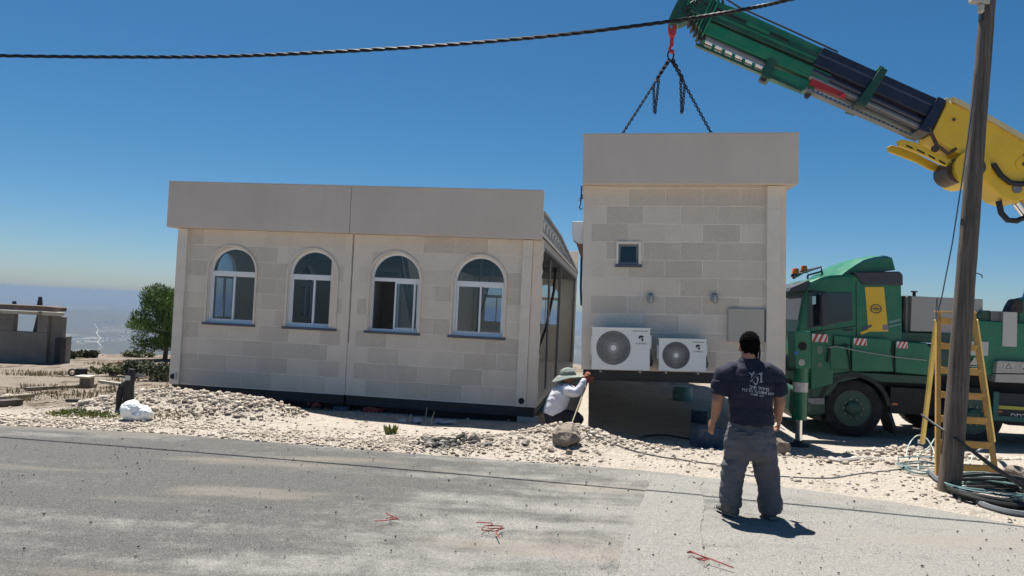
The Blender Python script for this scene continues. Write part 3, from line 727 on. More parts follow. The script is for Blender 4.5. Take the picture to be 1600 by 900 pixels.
def arch_pts(w, h, n=16, g=0.0):
    """outline of an arched opening, base at z=0 centred on x=0; g grows it"""
    r = w/2+g; zs = h-w/2; p = [(-r, -g), (r, -g), (r, zs)]
    p += [(r*math.cos(math.pi*k/n), zs+r*math.sin(math.pi*k/n)) for k in range(1, n)]; p.append((-r, zs)); return p
def wall(name, mater, parent, x0, x1, z0, z1, y0, y1, holes=(), bevel=0):
    """holes: list of xz polygons"""
    m = MB().box(x0, x1, y0, y1, z0, z1); o = m.build(name, mater, parent)
    if holes:
        c = MB()
        for h in holes: c.prism(h, y0-.2, y1+.2)
        co = c.build('cutter', mater); co.parent = parent; boolean_cut(o, co); bpy.data.objects.remove(co)
    return o
def stones(parent, x0, x1, z0, z1, holes, left_tooth, right_tooth, seed, y=0.0):
    rs = random.Random(seed); m = MB(); z = z0; row = 0; G = .0055
    while z < z1-.03:
        zt = min(z+COURSE, z1)
        a = x0+(.13 if row % 2 else .36)*(1 if left_tooth else 0); b = x1-(.13 if row % 2 else .36)*(1 if right_tooth else 0)
        x = a if left_tooth else x0-(.28 if row % 2 else 0)
        while x < b:
            s = max(x, a); e = min(x+BLK, b)
            if b-e < .2: e = b
            if s-a < .2 and s > a: s = a
            if e-s > .2:
                pr = rs.uniform(.0015, .004)
                m.box(s+G, e-G, y-pr, y+.02, z+G, zt-G)
            x += BLK
        z = zt; row += 1
    o = m.build('stone_cladding', STONE, parent)
    if holes:
        c = MB()
        for h in holes: c.prism(h, -.3, .3)
        co = c.build('cutter', STONE); co.parent = parent; boolean_cut(o, co); bpy.data.objects.remove(co)
    md = o.modifiers.new('bevel', 'BEVEL'); md.width = .003; md.segments = 1; md.limit_method = 'ANGLE'
    return o

WW, WH = .89, 1.36
def arched_window(parent, x, z, y, sash=0, rotz=0, surround=True, depth=.09):
    """built facing -y; returns the window part"""
    w, h = WW, WH; zt = h-w/2-.04                    # transom height
    m = MB(); fy0, fy1 = depth, depth+.05
    def bar(x0, x1, z0, z1, a=fy0, b=fy1): m.box(x0, x1, a, b, z0, z1)
    t = .038
    bar(-w/2, -w/2+t, 0, zt+.04); bar(w/2-t, w/2, 0, zt+.04); bar(-w/2+t, w/2-t, 0, t); bar(-w/2+t, w/2-t, zt-.012, zt+.05, fy0-.012, fy1+.002)
    n = 20; r0, r1 = w/2-t, w/2; zc = h-w/2
    for k in range(n):
        a, b = math.pi*k/n, math.pi*(k+1)/n; q = []
        for (rr, aa) in ((r0, a), (r1, a), (r1, b), (r0, b)): q.append((rr*math.cos(aa), zc+rr*math.sin(aa)))
        m.prism(q, fy0, fy1)
    W_ = m.build('window', ALU, parent, loc=(x, y, z), rot=(0, 0, rotz))
    # sliding sashes: each a slim frame with its pane
    def sash_frame(x0, x1, yy, nm='sash'):
        s = MB(); f = .03; s.box(x0, x0+f, yy, yy+.022, t, zt-.012); s.box(x1-f, x1, yy, yy+.022, t, zt-.012); s.box(x0+f, x1-f, yy, yy+.022, t, t+f); s.box(x0+f, x1-f, yy, yy+.022, zt-.012-f, zt-.012)
        s.build(nm, ALU, W_); MB().box(x0+f, x1-f, yy+.008, yy+.012, t+f, zt-.012-f).build('pane', GLASS, W_)
    if sash == 0: sash_frame(-w/2+t, .02, fy0-.004)
    elif sash == 1: sash_frame(-.02, w/2-t-.06, fy0-.004)
    else: sash_frame(-w/2+t+.01, .03, fy0-.004)
    sash_frame(-.01, w/2-t, fy0+.024) if sash != 1 else sash_frame(0.02, w/2-t, fy0+.024)
    pts = [(-r0+.004, zt+.05), (r0-.004, zt+.05)]+[((r0-.002)*math.cos(math.pi*k/16), zc+(r0-.002)*math.sin(math.pi*k/16)) for k in range(1, 16)]
    MB().prism(pts, fy0+.02, fy0+.024).build('arched_pane', GLASS, W_)
    if surround:
        MB().box(-w/2-.055, w/2+.045, -.05, .10, -.045, -.003).build('sill', SILL, W_, .004)
        s = MB(); r0, r1 = w/2+.001, w/2+.035
        for k in range(n):
            a, b = math.pi*k/n, math.pi*(k+1)/n
            s.prism([(rr*math.cos(aa), zc+rr*math.sin(aa)) for (rr, aa) in ((r0, a), (r1, a), (r1, b), (r0, b))], -.026, .02)
        s.box(-w/2-.035, -w/2-.001, -.026, .02, 0, zc); s.box(w/2+.001, w/2+.035, -.026, .02, 0, zc)
        s.build('surround', PLASTER, W_)
    return W_

OL = at(826, 636, 12.4); LY = R(-8)
LF = Frame(OL, LY)
ZTOP, ZF = 2.795, 3.60            # wall top / parapet top
XL, XR = -6.46, .115
XJ = LF.hit(546, 480, 0)[0]
DEP = 11.5
def module_shell(root, x0, x1, left_wall, right_wall, backwins, frontwins, sidewins=()):
    ft = [[(x+px, z+pz) for px, pz in arch_pts(WW, WH)] for (x, z) in frontwins]
    fs = [[(x+px, z+pz) for px, pz in arch_pts(WW, WH, g=.034)] for (x, z) in frontwins]
    wall('front_wall', GROUT, root, x0, x1, 0, ZTOP, .001, .16, ft)
    bt = [[(x+px, z+pz) for px, pz in arch_pts(WW, WH)] for (x, z) in backwins]
    wall('back_wall', INNER, root, x0, x1, 0, ZTOP, DEP-.16, DEP, bt)
    MB().box(x0, x1, .17, DEP-.17, -.02, .05).build('floor', FLOORM, root)
    MB().box(x0+.01, x1-.01, .17, DEP-.17, 2.66, 2.72).build('ceiling', INNER if x0 < XJ-1 else mat('shaded_ceiling_tone', (.10, .105, .115), .7), root)  # right half's ceiling colour is darkened to paint in its dim upper interior
    return ft, fs
wz = [LF.hit(px, py, 0) for (px, py) in ((358, 508), (484, 513), (613, 520), (745, 526))]
zwin = sum(q[1] for q in wz)/4+.02
print('joint', XJ, 'win', [(round(a, 2), round(b, 2)) for a, b in wz])

def downpipe_hole(root, x, z, y):
    MB().lathe([(.044, -.004), (.05, -.002), (.05, .02)], (x, y-.0, z), 'y', 20).build('drain_hole', HOLE, root)

def left_modules():
    rot = (0, 0, LY)
    A = empty('prefab_module', 'left half of the low beige stone building, with its outer corner by the rubble heap', 'building module', OL, rot, 'stone clad building modules on the left')
    B = empty('prefab_module', 'right half of the low beige stone building, its open side facing the hanging module', 'building module', OL, rot, 'stone clad building modules on the left')
    g = .004
    for root, x0, x1, ws, bws, sash in ((A, XL, XJ-g, wz[:2], (-5.4, -3.95), (0, 0)), (B, XJ+g, XR, wz[2:], (-2.45, -.85), (1, 2))):
        fw = [(w[0], zwin) for w in ws]; bw = [(x, zwin) for x in bws]
        module_shell(root, x0, x1, root is A, False, bw, fw)
        holes = [[(x+a, z+b) for a, b in arch_pts(WW, WH, g=.034)] for (x, z) in fw]
        if root is A: stones(root, x0+.19, x1, 0.012, ZTOP-.002, holes, False, True, 5)
        else: stones(root, x0, x1-.33, 0.012, ZTOP-.002, holes, True, False, 8)
        for (x, z), s in zip(fw, sash): arched_window(root, x, z, 0, s)
        for (x, z) in bw: arched_window(root, x, z, DEP, 0, math.pi, False)
        # plaster band filling the toothed joint
        if root is A: MB().box(x1-.36, x1-.001, -.0008, .003, .0, ZTOP-.003).build('joint_plaster', PLASTER, root)
        else: MB().box(x0+.001, x0+.36, -.0008, .003, .0, ZTOP-.003).build('joint_plaster', PLASTER, root)
        # base beams
        m = MB(); m.box(x0+.02, x1-.02, .02, .12, -.15, -.004); m.box(x0+.02, x1-.02, DEP-.12, DEP-.02, -.15, -.004); m.box(x0+.02, x0+.12, .12, DEP-.12, -.15, -.004); m.box(x1-.12, x1-.02, .12, DEP-.12, -.15, -.004)
        m.box(x0+.02, x1-.02, -.0, .02, -.035, -.004); m.box(x0+.02, x1-.02, .0, .02, -.165, -.13)
        for k in range(1, 9): m.box(x0+.12, x1-.12, k*1.25, k*1.25+.07, -.13, -.03)
        m.build('base_frame', DSTEEL, root, .004)
        sm_ = mat('support_steel', (.015, .016, .02), .7)
        for bx_ in ((x0+.1, x1-.1, .16, .4, -.34), (x0+.3, x0+.6, 5, 5.3, -.6), (x1-.6, x1-.3, 5, 5.3, -.6), (x0+.2, x1-.2, 10.8, 11.1, -.85)): MB().box(*bx_, -.152).build('support', sm_, root, .004)
        # parapet fascia
        fx0 = x0-(.14 if root is A else 0); fx1 = x1
        m = MB(); m.box(fx0, fx1, -.20, -.12, ZTOP, ZF); m.box(fx0, fx1, DEP+.08, DEP+.16, ZTOP+.0, ZF)
        if root is A: m.box(fx0, fx0+.08, -.12, DEP+.08, ZTOP, ZF)
        m.box(fx0+(.08 if root is A else 0), fx1-.002, -.12, DEP+.08, ZTOP+.004, ZTOP+.03)
        m.build('parapet', FASCIA, root, .004)
        m = MB(); m.box(fx0-.01, fx1-.01, -.215, -.10, ZF+.001, ZF+.014)
        if root is A: m.box(fx0-.01, fx0+.09, -.10, DEP+.17, ZF+.001, ZF+.014)
        m.build('parapet_cap', CAP, root)
        MB().box(fx0+.1, fx1-.01, -.1, DEP, ZTOP+.08, ZTOP+.14).build('roof', mat('roof_sheet', (.55, .54, .52), .5), root)
    # left side wall with windows seen through the rooms
    sy = [1.5, 5.4, 9.2]
    m = MB().box(XL, XL+.16, .162, DEP-.162, 0, ZTOP-.001); o = m.build('side_wall', INNER, A); c = MB()
    for y in sy: 
        n0 = len(c.v); c.prism([(a, zwin+b) for a, b in arch_pts(WW, WH)], -.4, .4)
        for i in range(n0, len(c.v)): vx, vy, vz = c.v[i]; c.v[i] = (XL+.08+vy, y+vx, vz)
    co = c.build('cutter', INNER, A); boolean_cut(o, co); bpy.data.objects.remove(co)
    for y in sy: arched_window(A, XL, zwin, 0, 0, -math.pi/2, False, .06).location = (XL, y, zwin)
    # interior partition of A on the right of window two (dark room behind)
    MB().box(XJ-.1, XJ-.02, 3.2, DEP-.17, .051, 2.655).build('partition', INNER, A)
    # corner pilasters
    def pil(root, x0, x1):
        m = MB(); z = .0; k = 0
        while z < ZTOP-.01:
            zt = min(z+COURSE*1.5, ZTOP-.003); m.box(x0+.002*(k % 2), x1-.002*(k % 2), -.06-.003*(k % 2), .003, z+.003, zt-.003); z = zt; k += 1
        m.box(x0+.006, x1-.006, -.055, .003, .001, ZTOP-.004)
        m.build('pilaster', mat('pilaster_stone', (.78, .69, .59), .85, var=.05, vscale=5, bump=.5, bscale=70), root, .003)
    pil(A, XL-.002, XL+.185); pil(B, -.215, -.045)
    MB().box(-.043, XR-.001, -.03, .003, 0, ZTOP-.003).build('corner_plaster', PLASTER, B)
    downpipe_hole(A, XL+.07, .14, -.068); downpipe_hole(B, -.12, .10, -.068)
    MB().box(XL+.11, XL+.135, -.085, -.064, .08, .22).build('drain_spout', mat('torn_white_film', (.6, .6, .6), .5), A)
    # thin dark open joint
    MB().box(XJ+.012, XJ+.022, -.0035, -.0012, .9, ZTOP-.01).build('open_joint', HOLE, B)
    # --- open right side of B: posts, truss, braces
    for y in (5.0, 11.2): MB().box(XR-.10, XR-.04, y, y+.06, .051, 2.66).build('side_post', STEEL, B)
    m = MB(); m.beam((XR-.06, .1, 2.77), (XR-.06, DEP, 2.77), .09, .11)
    top = lambda y: 3.20 if y < 3.6 else 3.20-.045*(y-3.6)
    ys = [.1+k*.62 for k in range(19)]
    for i in range(len(ys)-1):
        a, b = ys[i], ys[i+1]; m.beam((XR-.06, a, top(a)), (XR-.06, b+.01, top(b)), .07, .06)
        m.beam((XR-.06, a, 2.82), (XR-.06, (a+b)/2, top((a+b)/2)-.03), .035, .035); m.beam((XR-.06, (a+b)/2, top((a+b)/2)-.03), (XR-.06, b, 2.82), .035, .035)
    m.build('roof_truss', mat('grey_truss_steel', (.30, .32, .345), .5, var=.1), B)
    MB().box(XR-.16, XR-.13, .2, DEP-.1, 2.84, 2.95).build('void_shade_board', mat('void_shade_dark'), B)  # added dark board, stands in for the shade of the closed roof void
    m = MB(); m.prism([(-.1, 3.235), (3.6, 3.235), (DEP, 3.235-.045*(DEP-3.6)), (DEP, 3.275-.045*(DEP-3.6)), (3.6, 3.275), (-.1, 3.275)], -.22, .05)
    for i, v in enumerate(m.v): m.v[i] = (XR-.02+v[1], v[0], v[2])
    m.build('roof_deck', mat('zinc_deck', (.30, .32, .33), .5, metal=.3), B)
    for y in (1.2, 3.4, 5.6): MB().beam((XJ+.2, y, 2.61), (XR-.12, y, 2.61), .08, .08).build('ceiling_beam', STEEL, B)
    for q in ([(XR-.25, .9, .07), (XR-.33, 1.2, 1.4), (XR-.42, 1.5, 2.6)], [(XR-.08, 2.6, .06), (XR-.1, 2.6, 2.7)]): MB().tube(q, .026, 8).build('prop', STEEL, B)
    for q in ([(-.75, 4.8, .2), (-.45, 5.0, .55), (-.25, 5.2, 1.2), (-.1, 5.2, 2.1), (-.08, 5.2, 2.8)], [(-.3, 2.6, 2.62), (-.28, 2.6, 2.2), (-.27, 2.62, 1.9), (-.3, 2.7, 2.62)]): MB().tube(q, .033, 8).build('corrugated_hose', BLACK, B)
    for (p, q, w) in (((-2.72, 1.5, 2.6), (-2.15, 1.5, .06), .06), ((-2.95, 1.9, 2.6), (-2.28, 1.9, .06), .06), ((-1.45, 1.6, .3), (-.95, 1.6, 2.5), .035), ((-1.0, 1.8, .75), (-.25, 1.8, 1.7), .04), ((-1.02, .5, .06), (-1.02, .5, 2.6), .04)):
        MB().beam(p, q, w, w).build('brace', STEEL, B)
    # torn plaster edge
    rs = random.Random(4); m = MB(); pts = []; z = 0.0
    while z < ZTOP-.02: pts.append((XR+.004+rs.uniform(0, .028), z)); z += rs.uniform(.05, .16)
    pts.append((XR+.02, ZTOP-.003)); m.prism([(XR-.02, .0)]+pts+[(XR-.02, ZTOP-.003)], -.026, -.006); m.build('torn_edge', PLASTER, B)
    o = MB().tube([(XR+.035, -.02, z*.1+0.7) if False else (XR+.01+.012*math.sin(z*1.3), -.015, .72+z*.1) for z in range(19)], .009, 6).build('edge_cable', BLACK, B)
    return A, B
left_modules()

# stuff under and in front of the left building
def red_cloth(px, py, w, h, label, group='red rags under the building', seed=1, yl=.05):
    x, z = LF.hit(px, py, yl); c = LF.w((x, yl, z)); k = c.y/FPX; rs = random.Random(seed); bm = bmesh.new()
    for i in range(7):
        mt = Matrix.Translation((rs.uniform(-.4, .4)*w*k, rs.uniform(-.06, .06), rs.uniform(-.3, .3)*h*k)) @ Matrix.Diagonal((w*k*rs.uniform(.12, .25), .05, h*k*rs.uniform(.2, .4), 1)); bmesh.ops.create_icosphere(bm, subdivisions=2, radius=1, matrix=mt)
    me = bpy.data.meshes.new('red_rag'); bm.to_mesh(me); bm.free(); me.materials.append(mat('faded_red_cloth', (.30, .045, .04), .8, var=.3, vscale=9, bump=.6)); o = bpy.data.objects.new('red_rag', me); COL.objects.link(o)
    remesh(o, .012, 1); 
    for v in o.data.vertices: v.co += v.co.normalized()*float(vnoise(v.co.x*22, v.co.z*22, 7))*.03
    o.location = c; tag(o, label, 'rag')
red_cloth(583, 640, 30, 16, 'crumpled red rag right of the blue grey bucket under the left building', seed=2); red_cloth(490, 632, 22, 9, 'flat faded red rag left of the blue grey bucket under the left building', seed=5)
x, z = LF.hit(537, 643, .1)
bk = MB().lathe([(.12, 0), (.135, .01), (.14, .09), (.146, .1)], (0, 0, 0), 'z', 24); bk = bk.build('bucket', mat('grey_blue_plastic', (.09, .13, .17), .45), None, smooth=True, loc=LF.w((x, -.02, z))); tag(bk, 'low blue grey bucket standing in the shade under the left building', 'bucket')

# ---------------------------------------------------------------- hanging module
OM = at(908, 577, 11.5); MY = R(-6); TILT = -R(1.65)
MF = Frame(OM, MY, TILT); MW = 3.06; MD = 13.0; MT = 2.86; MFT = 3.62
def hanging_module():
    r = empty('prefab_module', 'tall narrow stone clad module hanging from the crane chains above its own shadow', 'building module', OM, (0, TILT, MY))
    wx, wz_ = MF.hit(982, 397, 0); win = [(wx-.155, wz_-.16), (wx+.155, wz_-.16), (wx+.155, wz_+.16), (wx-.155, wz_+.16)]
    wall('front_wall', GROUT, r, 0, MW, 0, MT, .001, .16, [win])
    winb = [(wx-.19, wz_-.195), (wx+.19, wz_-.195), (wx+.19, wz_+.20), (wx-.19, wz_+.20)]
    stones(r, 0, MW-.29, .04, MT-.002, [winb], True, False, 21)
    MB().box(.001, .37, -.0008, .003, 0, MT-.003).build('joint_plaster', PLASTER, r)
    MB().box(.37, MW-.29, -.007, .003, .0, .04).build('bottom_band', PLASTER, r)
    m = MB(); z = 0; k = 0
    while z < MT-.01:
        zt = min(z+COURSE*1.5, MT-.003); m.box(MW-.285, MW-.10, -.05-.003*(k % 2), .003, z+.003, zt-.003); z = zt; k += 1
    m.box(MW-.28, MW-.105, -.045, .003, .001, MT-.004); m.build('pilaster', MATS['pilaster_stone'], r, .003)
    MB().box(MW-.098, MW, -.03, .003, 0, MT-.003).build('corner_plaster', PLASTER, r)
    m = MB(); m.box(0, .12, .162, MD, 0, MT); m.box(MW-.12, MW, .162, MD, 0, MT); m.box(.12, MW-.12, MD-.12, MD, 0, MT); m.box(.12, MW-.12, .162, MD-.12, .0, .08); m.box(.12, MW-.12, .162, MD-.12, MT-.1, MT-.02)
    m.build('side_wall', INNER, r)
    # window
    m = MB(); t = .035; a, b, c, d = wx-.155, wx+.155, wz_-.16, wz_+.16
    m.box(a, a+t, .05, .09, c, d); m.box(b-t, b, .05, .09, c, d); m.box(a+t, b-t, .05, .09, c, c+t); m.box(a+t, b-t, .05, .09, d-t, d)
    W_ = m.build('window', mat('grey_aluminium', (.20, .22, .25), .4), r); MB().box(a+t, b-t, .065, .07, c+t, d-t).build('pane', GLASS, W_)
    m = MB(); m.box(a-.033, a-.001, -.028, .02, c, d+.033); m.box(b+.001, b+.033, -.028, .02, c, d+.033); m.box(a, b, -.028, .02, d+.001, d+.033); m.build('surround', GROUT, W_)
    MB().box(a-.05, b+.05, -.05, .04, c-.045, c-.003).build('sill', SILL, W_, .003)
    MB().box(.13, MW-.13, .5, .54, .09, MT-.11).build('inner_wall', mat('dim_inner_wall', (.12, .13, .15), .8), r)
    # parapet
    m = MB(); m.box(-.02, MW+.13, -.20, -.12, MT, MFT); m.box(-.02, .06, -.12, MD+.1, MT, MFT); m.box(MW+.05, MW+.13, -.12, MD+.1, MT, MFT); m.box(.06, MW+.05, MD+.02, MD+.1, MT, MFT); m.box(.06, MW+.05, -.12, MD+.02, MT+.004, MT+.06)
    m.build('parapet', FASCIA, r, .004)
    m = MB(); m.box(-.03, MW+.14, -.215, -.11, MFT+.001, MFT+.014); m.box(-.03, .07, -.11, MD+.1, MFT+.001, MFT+.014); m.box(MW+.04, MW+.14, -.11, MD+.1, MFT+.001, MFT+.014); m.build('parapet_cap', CAP, r)
    # base frame
    m = MB(); m.box(.03, MW-.02, .02, .14, -.155, -.004); m.box(.03, MW-.02, MD-.14, MD-.02, -.155, -.004); m.box(.03, .15, .14, MD-.14, -.155, -.004); m.box(MW-.14, MW-.02, .14, MD-.14, -.155, -.004)
    for k in range(1, 7): m.box(.15, MW-.14, k*1.1, k*1.1+.08, -.15, -.01)
    m.box(.03, MW-.02, .0, .02, -.03, -.004); m.box(.03, MW-.02, .0, .02, -.165, -.14)
    for x in (.55, 1.15, 1.9, 2.5): m.box(x, x+.05, -.003, .02, -.14, -.03)
    m.build('base_frame', DSTEEL, r, .003)
    # wall lamps
    for (px, py) in ((1017, 466), (1117, 466)):
        x, z = MF.hit(px, py, -.06); L = MB().box(x-.035, x+.035, -.06, -.012, z+.045, z+.075).build('wall_lamp', mat('lamp_grey', (.22, .22, .23), .5), r, .006)
        MB().lathe([(.032, .045), (.04, .02), (.042, -.04), (.03, -.065), (.01, -.07)], (x, -.062, z), 'z', 16).build('lamp_glass', mat('cloudy_glass', (.45, .45, .44), .2, spec=.6), L, smooth=True)
        g = MB()
        for k in range(6):
            a = k*math.pi/3; g.tube([(x+.045*math.cos(a), -.062+.045*math.sin(a), z+.045), (x+.047*math.cos(a), -.062+.047*math.sin(a), z-.04), (x+.02*math.cos(a), -.062+.02*math.sin(a), z-.078)], .0035, 5)
        g.build('lamp_cage', MATS['lamp_grey'], L)
    # meter panel
    x0, z1 = MF.hit(1138, 482, -.05); x1, z0 = MF.hit(1194, 533, -.05); z0 = z1-.50
    P = MB().box(x0, x1, -.055, -.012, z0, z1).build('panel', mat('panel_beige', (.47, .43, .375), .7, var=.04), r, .004); MB().box(x1+.001, x1+.02, -.04, -.012, z0-.0, z1).build('panel_edge', SILL, P)
    # black vertical gap line under the panel's right side
    # box on the left side wall seen past the corner
    x, z = MF.hit(903, 366, .9); m = MB(); m.prism([(-.19, .20), (0, .20), (0, -.17), (-.07, -.17), (-.17, -.10), (-.19, -.02)], .75, 1.2)
    for i, v in enumerate(m.v): m.v[i] = (v[0]-.004, v[1], v[2]+z)
    m.build('side_hood', mat('white_metal', (.68, .69, .72), .4), r, .01)
    MB().prism([(-.12, z-.15), (-.004, z-.15), (-.004, z-.42), (-.05, z-.36)], .85, 1.1).build('hood_bracket', mat('rust_bracket', (.22, .12, .1), .7), r)
    MB().tube([(-.03, 1.0, z-.36), (-.035, 1.02, z-.9), (-.02, 1.0, 1.0)], .02, 8).build('hood_duct', mat('navy_duct', (.02, .03, .10), .5), r)
    # lifting lugs where the chains hold
    for x in (.03, MW-.03):
        MB().box(x-.05, x+.05, 2.72, 2.88, MT+.061, MT+.22).build('lifting_lug', STEEL, r)
    # dangling tie hook on the left parapet edge
    x, z = MF.hit(909, 291, -.05); m = MB()
    chain_links(m, [(-.035, -.05, z), (-.04, -.05, z-.18)], .03, .006)
    m.tube([(-.04, -.05, z-.18), (-.045, -.05, z-.28), (-.065, -.05, z-.33), (-.045, -.05, z-.37), (-.02, -.05, z-.34)], .009, 8)
    m.build('tie_hook', DSTEEL, r)
    return r
def chain_links(m, path, L, rad, seg=5, wid=.62):
    """real links, alternately turned, along a polyline"""
    path = [Vector(p) for p in path]; d = 0; k = 0
    for i in range(len(path)-1):
        a, b = path[i], path[i+1]; t = (b-a); n = max(1, int(round(t.length/(L*.72)))); t.normalize(); s = t.orthogonal().normalized(); q = t.cross(s)
        for j in range(n):
            c = a+(b-a)*((j+.5)/n); u = s if k % 2 else q; k += 1; pts = []
            for e in range(11):
                th = 2*math.pi*e/10; pts.append(c+t*math.cos(th)*L*.5+u*math.sin(th)*L*.5*wid)
            m.tube(pts, rad, seg, cap=False)
hang = hanging_module()

# ---------------------------------------------------------------- air conditioners
def ac_unit(px0, py0, px1, py1, label, big):
    yf = -.42 if big else -.38
    x0, z1 = MF.hit(px0, py0, yf); x1, z0 = MF.hit(px1, py1, yf); w = x1-x0; h = z1-z0
    r = empty('air_conditioner', label, 'air conditioner', MF.w((x0, yf, z0)), (0, TILT, MY), 'air conditioner outdoor units on the hanging module')
    WM = mat('ac_white', (.80, .80, .78), .4, spec=.5, var=.03); D = .30 if big else .26
    R0 = .30*w if big else .295*w; cx, cz = (.372*w, .53*h) if big else (.365*w, .50*h)
    # casing: front plate with a real round opening
    n = 48; m = MB(); ring = [(cx+R0*math.cos(2*math.pi*k/n), cz+R0*math.sin(2*math.pi*k/n)) for k in range(n)]
    out = []
    for k in range(n):
        c, s = math.cos(2*math.pi*k/n), math.sin(2*math.pi*k/n)
        ts = [((w-cx)/c if c > 1e-6 else 9), (-cx/c if c < -1e-6 else 9), ((h-cz)/s if s > 1e-6 else 9), (-cz/s if s < -1e-6 else 9)]
        t = min(ts); out.append((cx+c*t, cz+s*t))
    corners = {(w, h), (0, h), (0, 0), (w, 0)}
    vs = [(a, 0, b) for a, b in ring]+[(a, 0, b) for a, b in out]+[(a, .04, b) for a, b in ring]; fs = []
    for k in range(n):
        j = (k+1) % n; fs.append((k, n+k, n+j, j)); fs.append((k, j, 2*n+j, 2*n+k))
    for (a, b) in corners:                              # fill corner triangles
        best = min(range(n), key=lambda k: abs(math.atan2(b-cz, a-cx)-math.atan2(out[k][1]-cz, out[k][0]-cx))+0)
        cand = []
        for k in range(n):
            j = (k+1) % n; p, q = out[k], out[j]
            if (abs(p[0]-q[0]) > 1e-6 and abs(p[1]-q[1]) > 1e-6) and math.hypot((p[0]+q[0])/2-a, (p[1]+q[1])/2-b) < .2: cand.append((k, j))
        for k, j in cand: vs.append((a, 0, b)); fs.append((n+k, len(vs)-1, n+j))
    m.add(vs, fs)
    m.box(0, .012, .001, D, 0, h); m.box(w-.012, w, .001, D, 0, h); m.box(.012, w-.012, .001, D, h-.012, h); m.box(.012, w-.012, .001, D, 0, .012); m.box(.012, w-.012, D-.01, D, .012, h-.012)
    m.build('casing', WM, r)
    MB().box(-.01, w+.012, -.01, D+.01, h+.0005, h+.016).build('top_cover', mat('ac_top', (.82, .82, .80), .4), r, .004)
    MB().lathe([(R0*.99, 0), (R0*.99, .03)], (cx, .035, cz), 'y', 48).build('fan_well', mat('ac_dark', (.035, .037, .042), .7), r)
    g = MB(); N = 60 if big else 48                     # swirling guard wires
    for k in range(N):
        a = 2*math.pi*k/N; p = []
        for e in range(7):
            t = e/6; rr = R0*(.17+.83*t); aa = a+(.75 if big else .35)*t*t; p.append((cx+rr*math.cos(aa), .004-.012*(1-t*t), cz+rr*math.sin(aa)))
        g.tube(p, .0034, 4)
    for q in (.55, .99): g.tube([(cx+R0*q*math.cos(2*math.pi*k/40), .006-.012*(1-q*q), cz+R0*q*math.sin(2*math.pi*k/40)) for k in range(41)], .002, 4)
    g.build('fan_guard', mat('guard_wire', (.42, .42, .41), .45), r)
    MB().lathe([(R0*.16, .0), (R0*.18, .012), (R0*.18, .02)], (cx, -.014, cz), 'y', 28).build('hub_cap', WM, r)
    f = MB()
    for k in range(3):
        a = k*2.094+.5; p = [(R0*.12, -.2), (R0*.55, -.45), (R0*.92, -.25), (R0*.92, .25), (R0*.5, .35), (R0*.12, .25)]
        q = [(cx+rr*math.cos(a+t), cz+rr*math.sin(a+t)) for rr, t in p]; f.prism(q, .022, .026)
    f.build('fan_blade', mat('fan_grey', (.10, .10, .105), .5), r)
    # logo: swirl and maker's lettering
    lx, lz, s = (.85*w, .77*h, .075*w) if big else (.83*w, .77*h, .08*w); ink = mat('logo_black', (.02, .02, .022), .5)
    def crescent(c, a0, a1, r0, th, flip=1):
        up, dn = [], []
        for e in range(15):
            t = e/14; a = a0+(a1-a0)*t; q = th*math.sin(math.pi*t)*.5+.0008
            up.append((c[0]+(r0+q)*math.cos(a), c[1]+(r0+q)*math.sin(a)*.8)); dn.append((c[0]+(r0-q)*math.cos(a), c[1]+(r0-q)*math.sin(a)*.8))
        return up+dn[::-1]
    L = MB(); L.prism(crescent((lx+.1*s, lz+.1*s), R(40), R(215), s*.55, s*.5), -.0035, -.0005); L.prism(crescent((lx-.05*s, lz-.35*s), R(110), R(-80), s*.36, s*.42), -.0041, -.0011); L.prism([(lx-.3*s, lz+.25*s), (lx+.75*s, lz+.5*s), (lx+.2*s, lz+.12*s)], -.0047, -.0017)
    L.build('logo', ink, r)
    text_mesh('TORNADO', 'lettering', r, (lx, -.002, lz-1.35*s), s*.52, ink, ext=.0006)
    MB().box(.70*w, .96*w, -.002, .002, h-.035, h-.027).build('vent_slot', MATS['ac_dark'], r)
    MB().box(w+.0005, w+.03, .08, .24, .52*h, .85*h).build('side_handle', WM, r, .004); MB().box(-.02, -.0005, .06, .2, .35*h, .8*h).build('side_grip', WM, r, .004)
    m = MB()                                            # wall brackets and feet
    for x in (.14*w, .82*w):
        m.box(x, x+.03, .02, -yf-.012, -.045, -.015); m.box(x, x+.03, -yf-.045, -yf-.012, -.045, .3); m.box(x-.015, x+.045, .03, .09, -.015, -.0)
    m.build('bracket', mat('bracket_steel', (.30, .31, .32), .5, metal=.4), r)
    m = MB(); m.tube([(w-.02, D*.6, .05), (w+.05, D*.8, .06), (w+.07, -yf-.05, .12), (w+.03, -yf-.02, .05)], .012, 7); m.tube([(w, D*.5, .12), (w+.04, D*.7, .15), (w+.05, -yf-.04, .2)], .009, 7)
    m.build('pipe', mat('pipe_wrap', (.10, .10, .10), .8), r)
    return r
def text_mesh(body, name, parent, loc, size, m, ext=.001, rot=(math.pi/2, 0, 0), align='CENTER', shear=0):
    c = bpy.data.curves.new(name, 'FONT'); c.body = body; c.size = size; c.extrude = ext; c.align_x = align; c.shear = shear; c.resolution_u = 2
    t = bpy.data.objects.new(name, c); COL.objects.link(t); bpy.context.view_layer.update()
    me = bpy.data.meshes.new_from_object(t.evaluated_get(bpy.context.evaluated_depsgraph_get())); bpy.data.objects.remove(t)
    o = bpy.data.objects.new(name, me); COL.objects.link(o); me.materials.clear(); me.materials.append(m); o.parent = parent; o.location = loc; o.rotation_euler = rot; return o
ac_unit(925.5, 512.5, 1015, 579, 'larger white air conditioner unit on the left, mounted low on the hanging module', True)
ac_unit(1030, 530, 1103, 581, 'smaller white air conditioner unit on the right, mounted low on the hanging module', False)

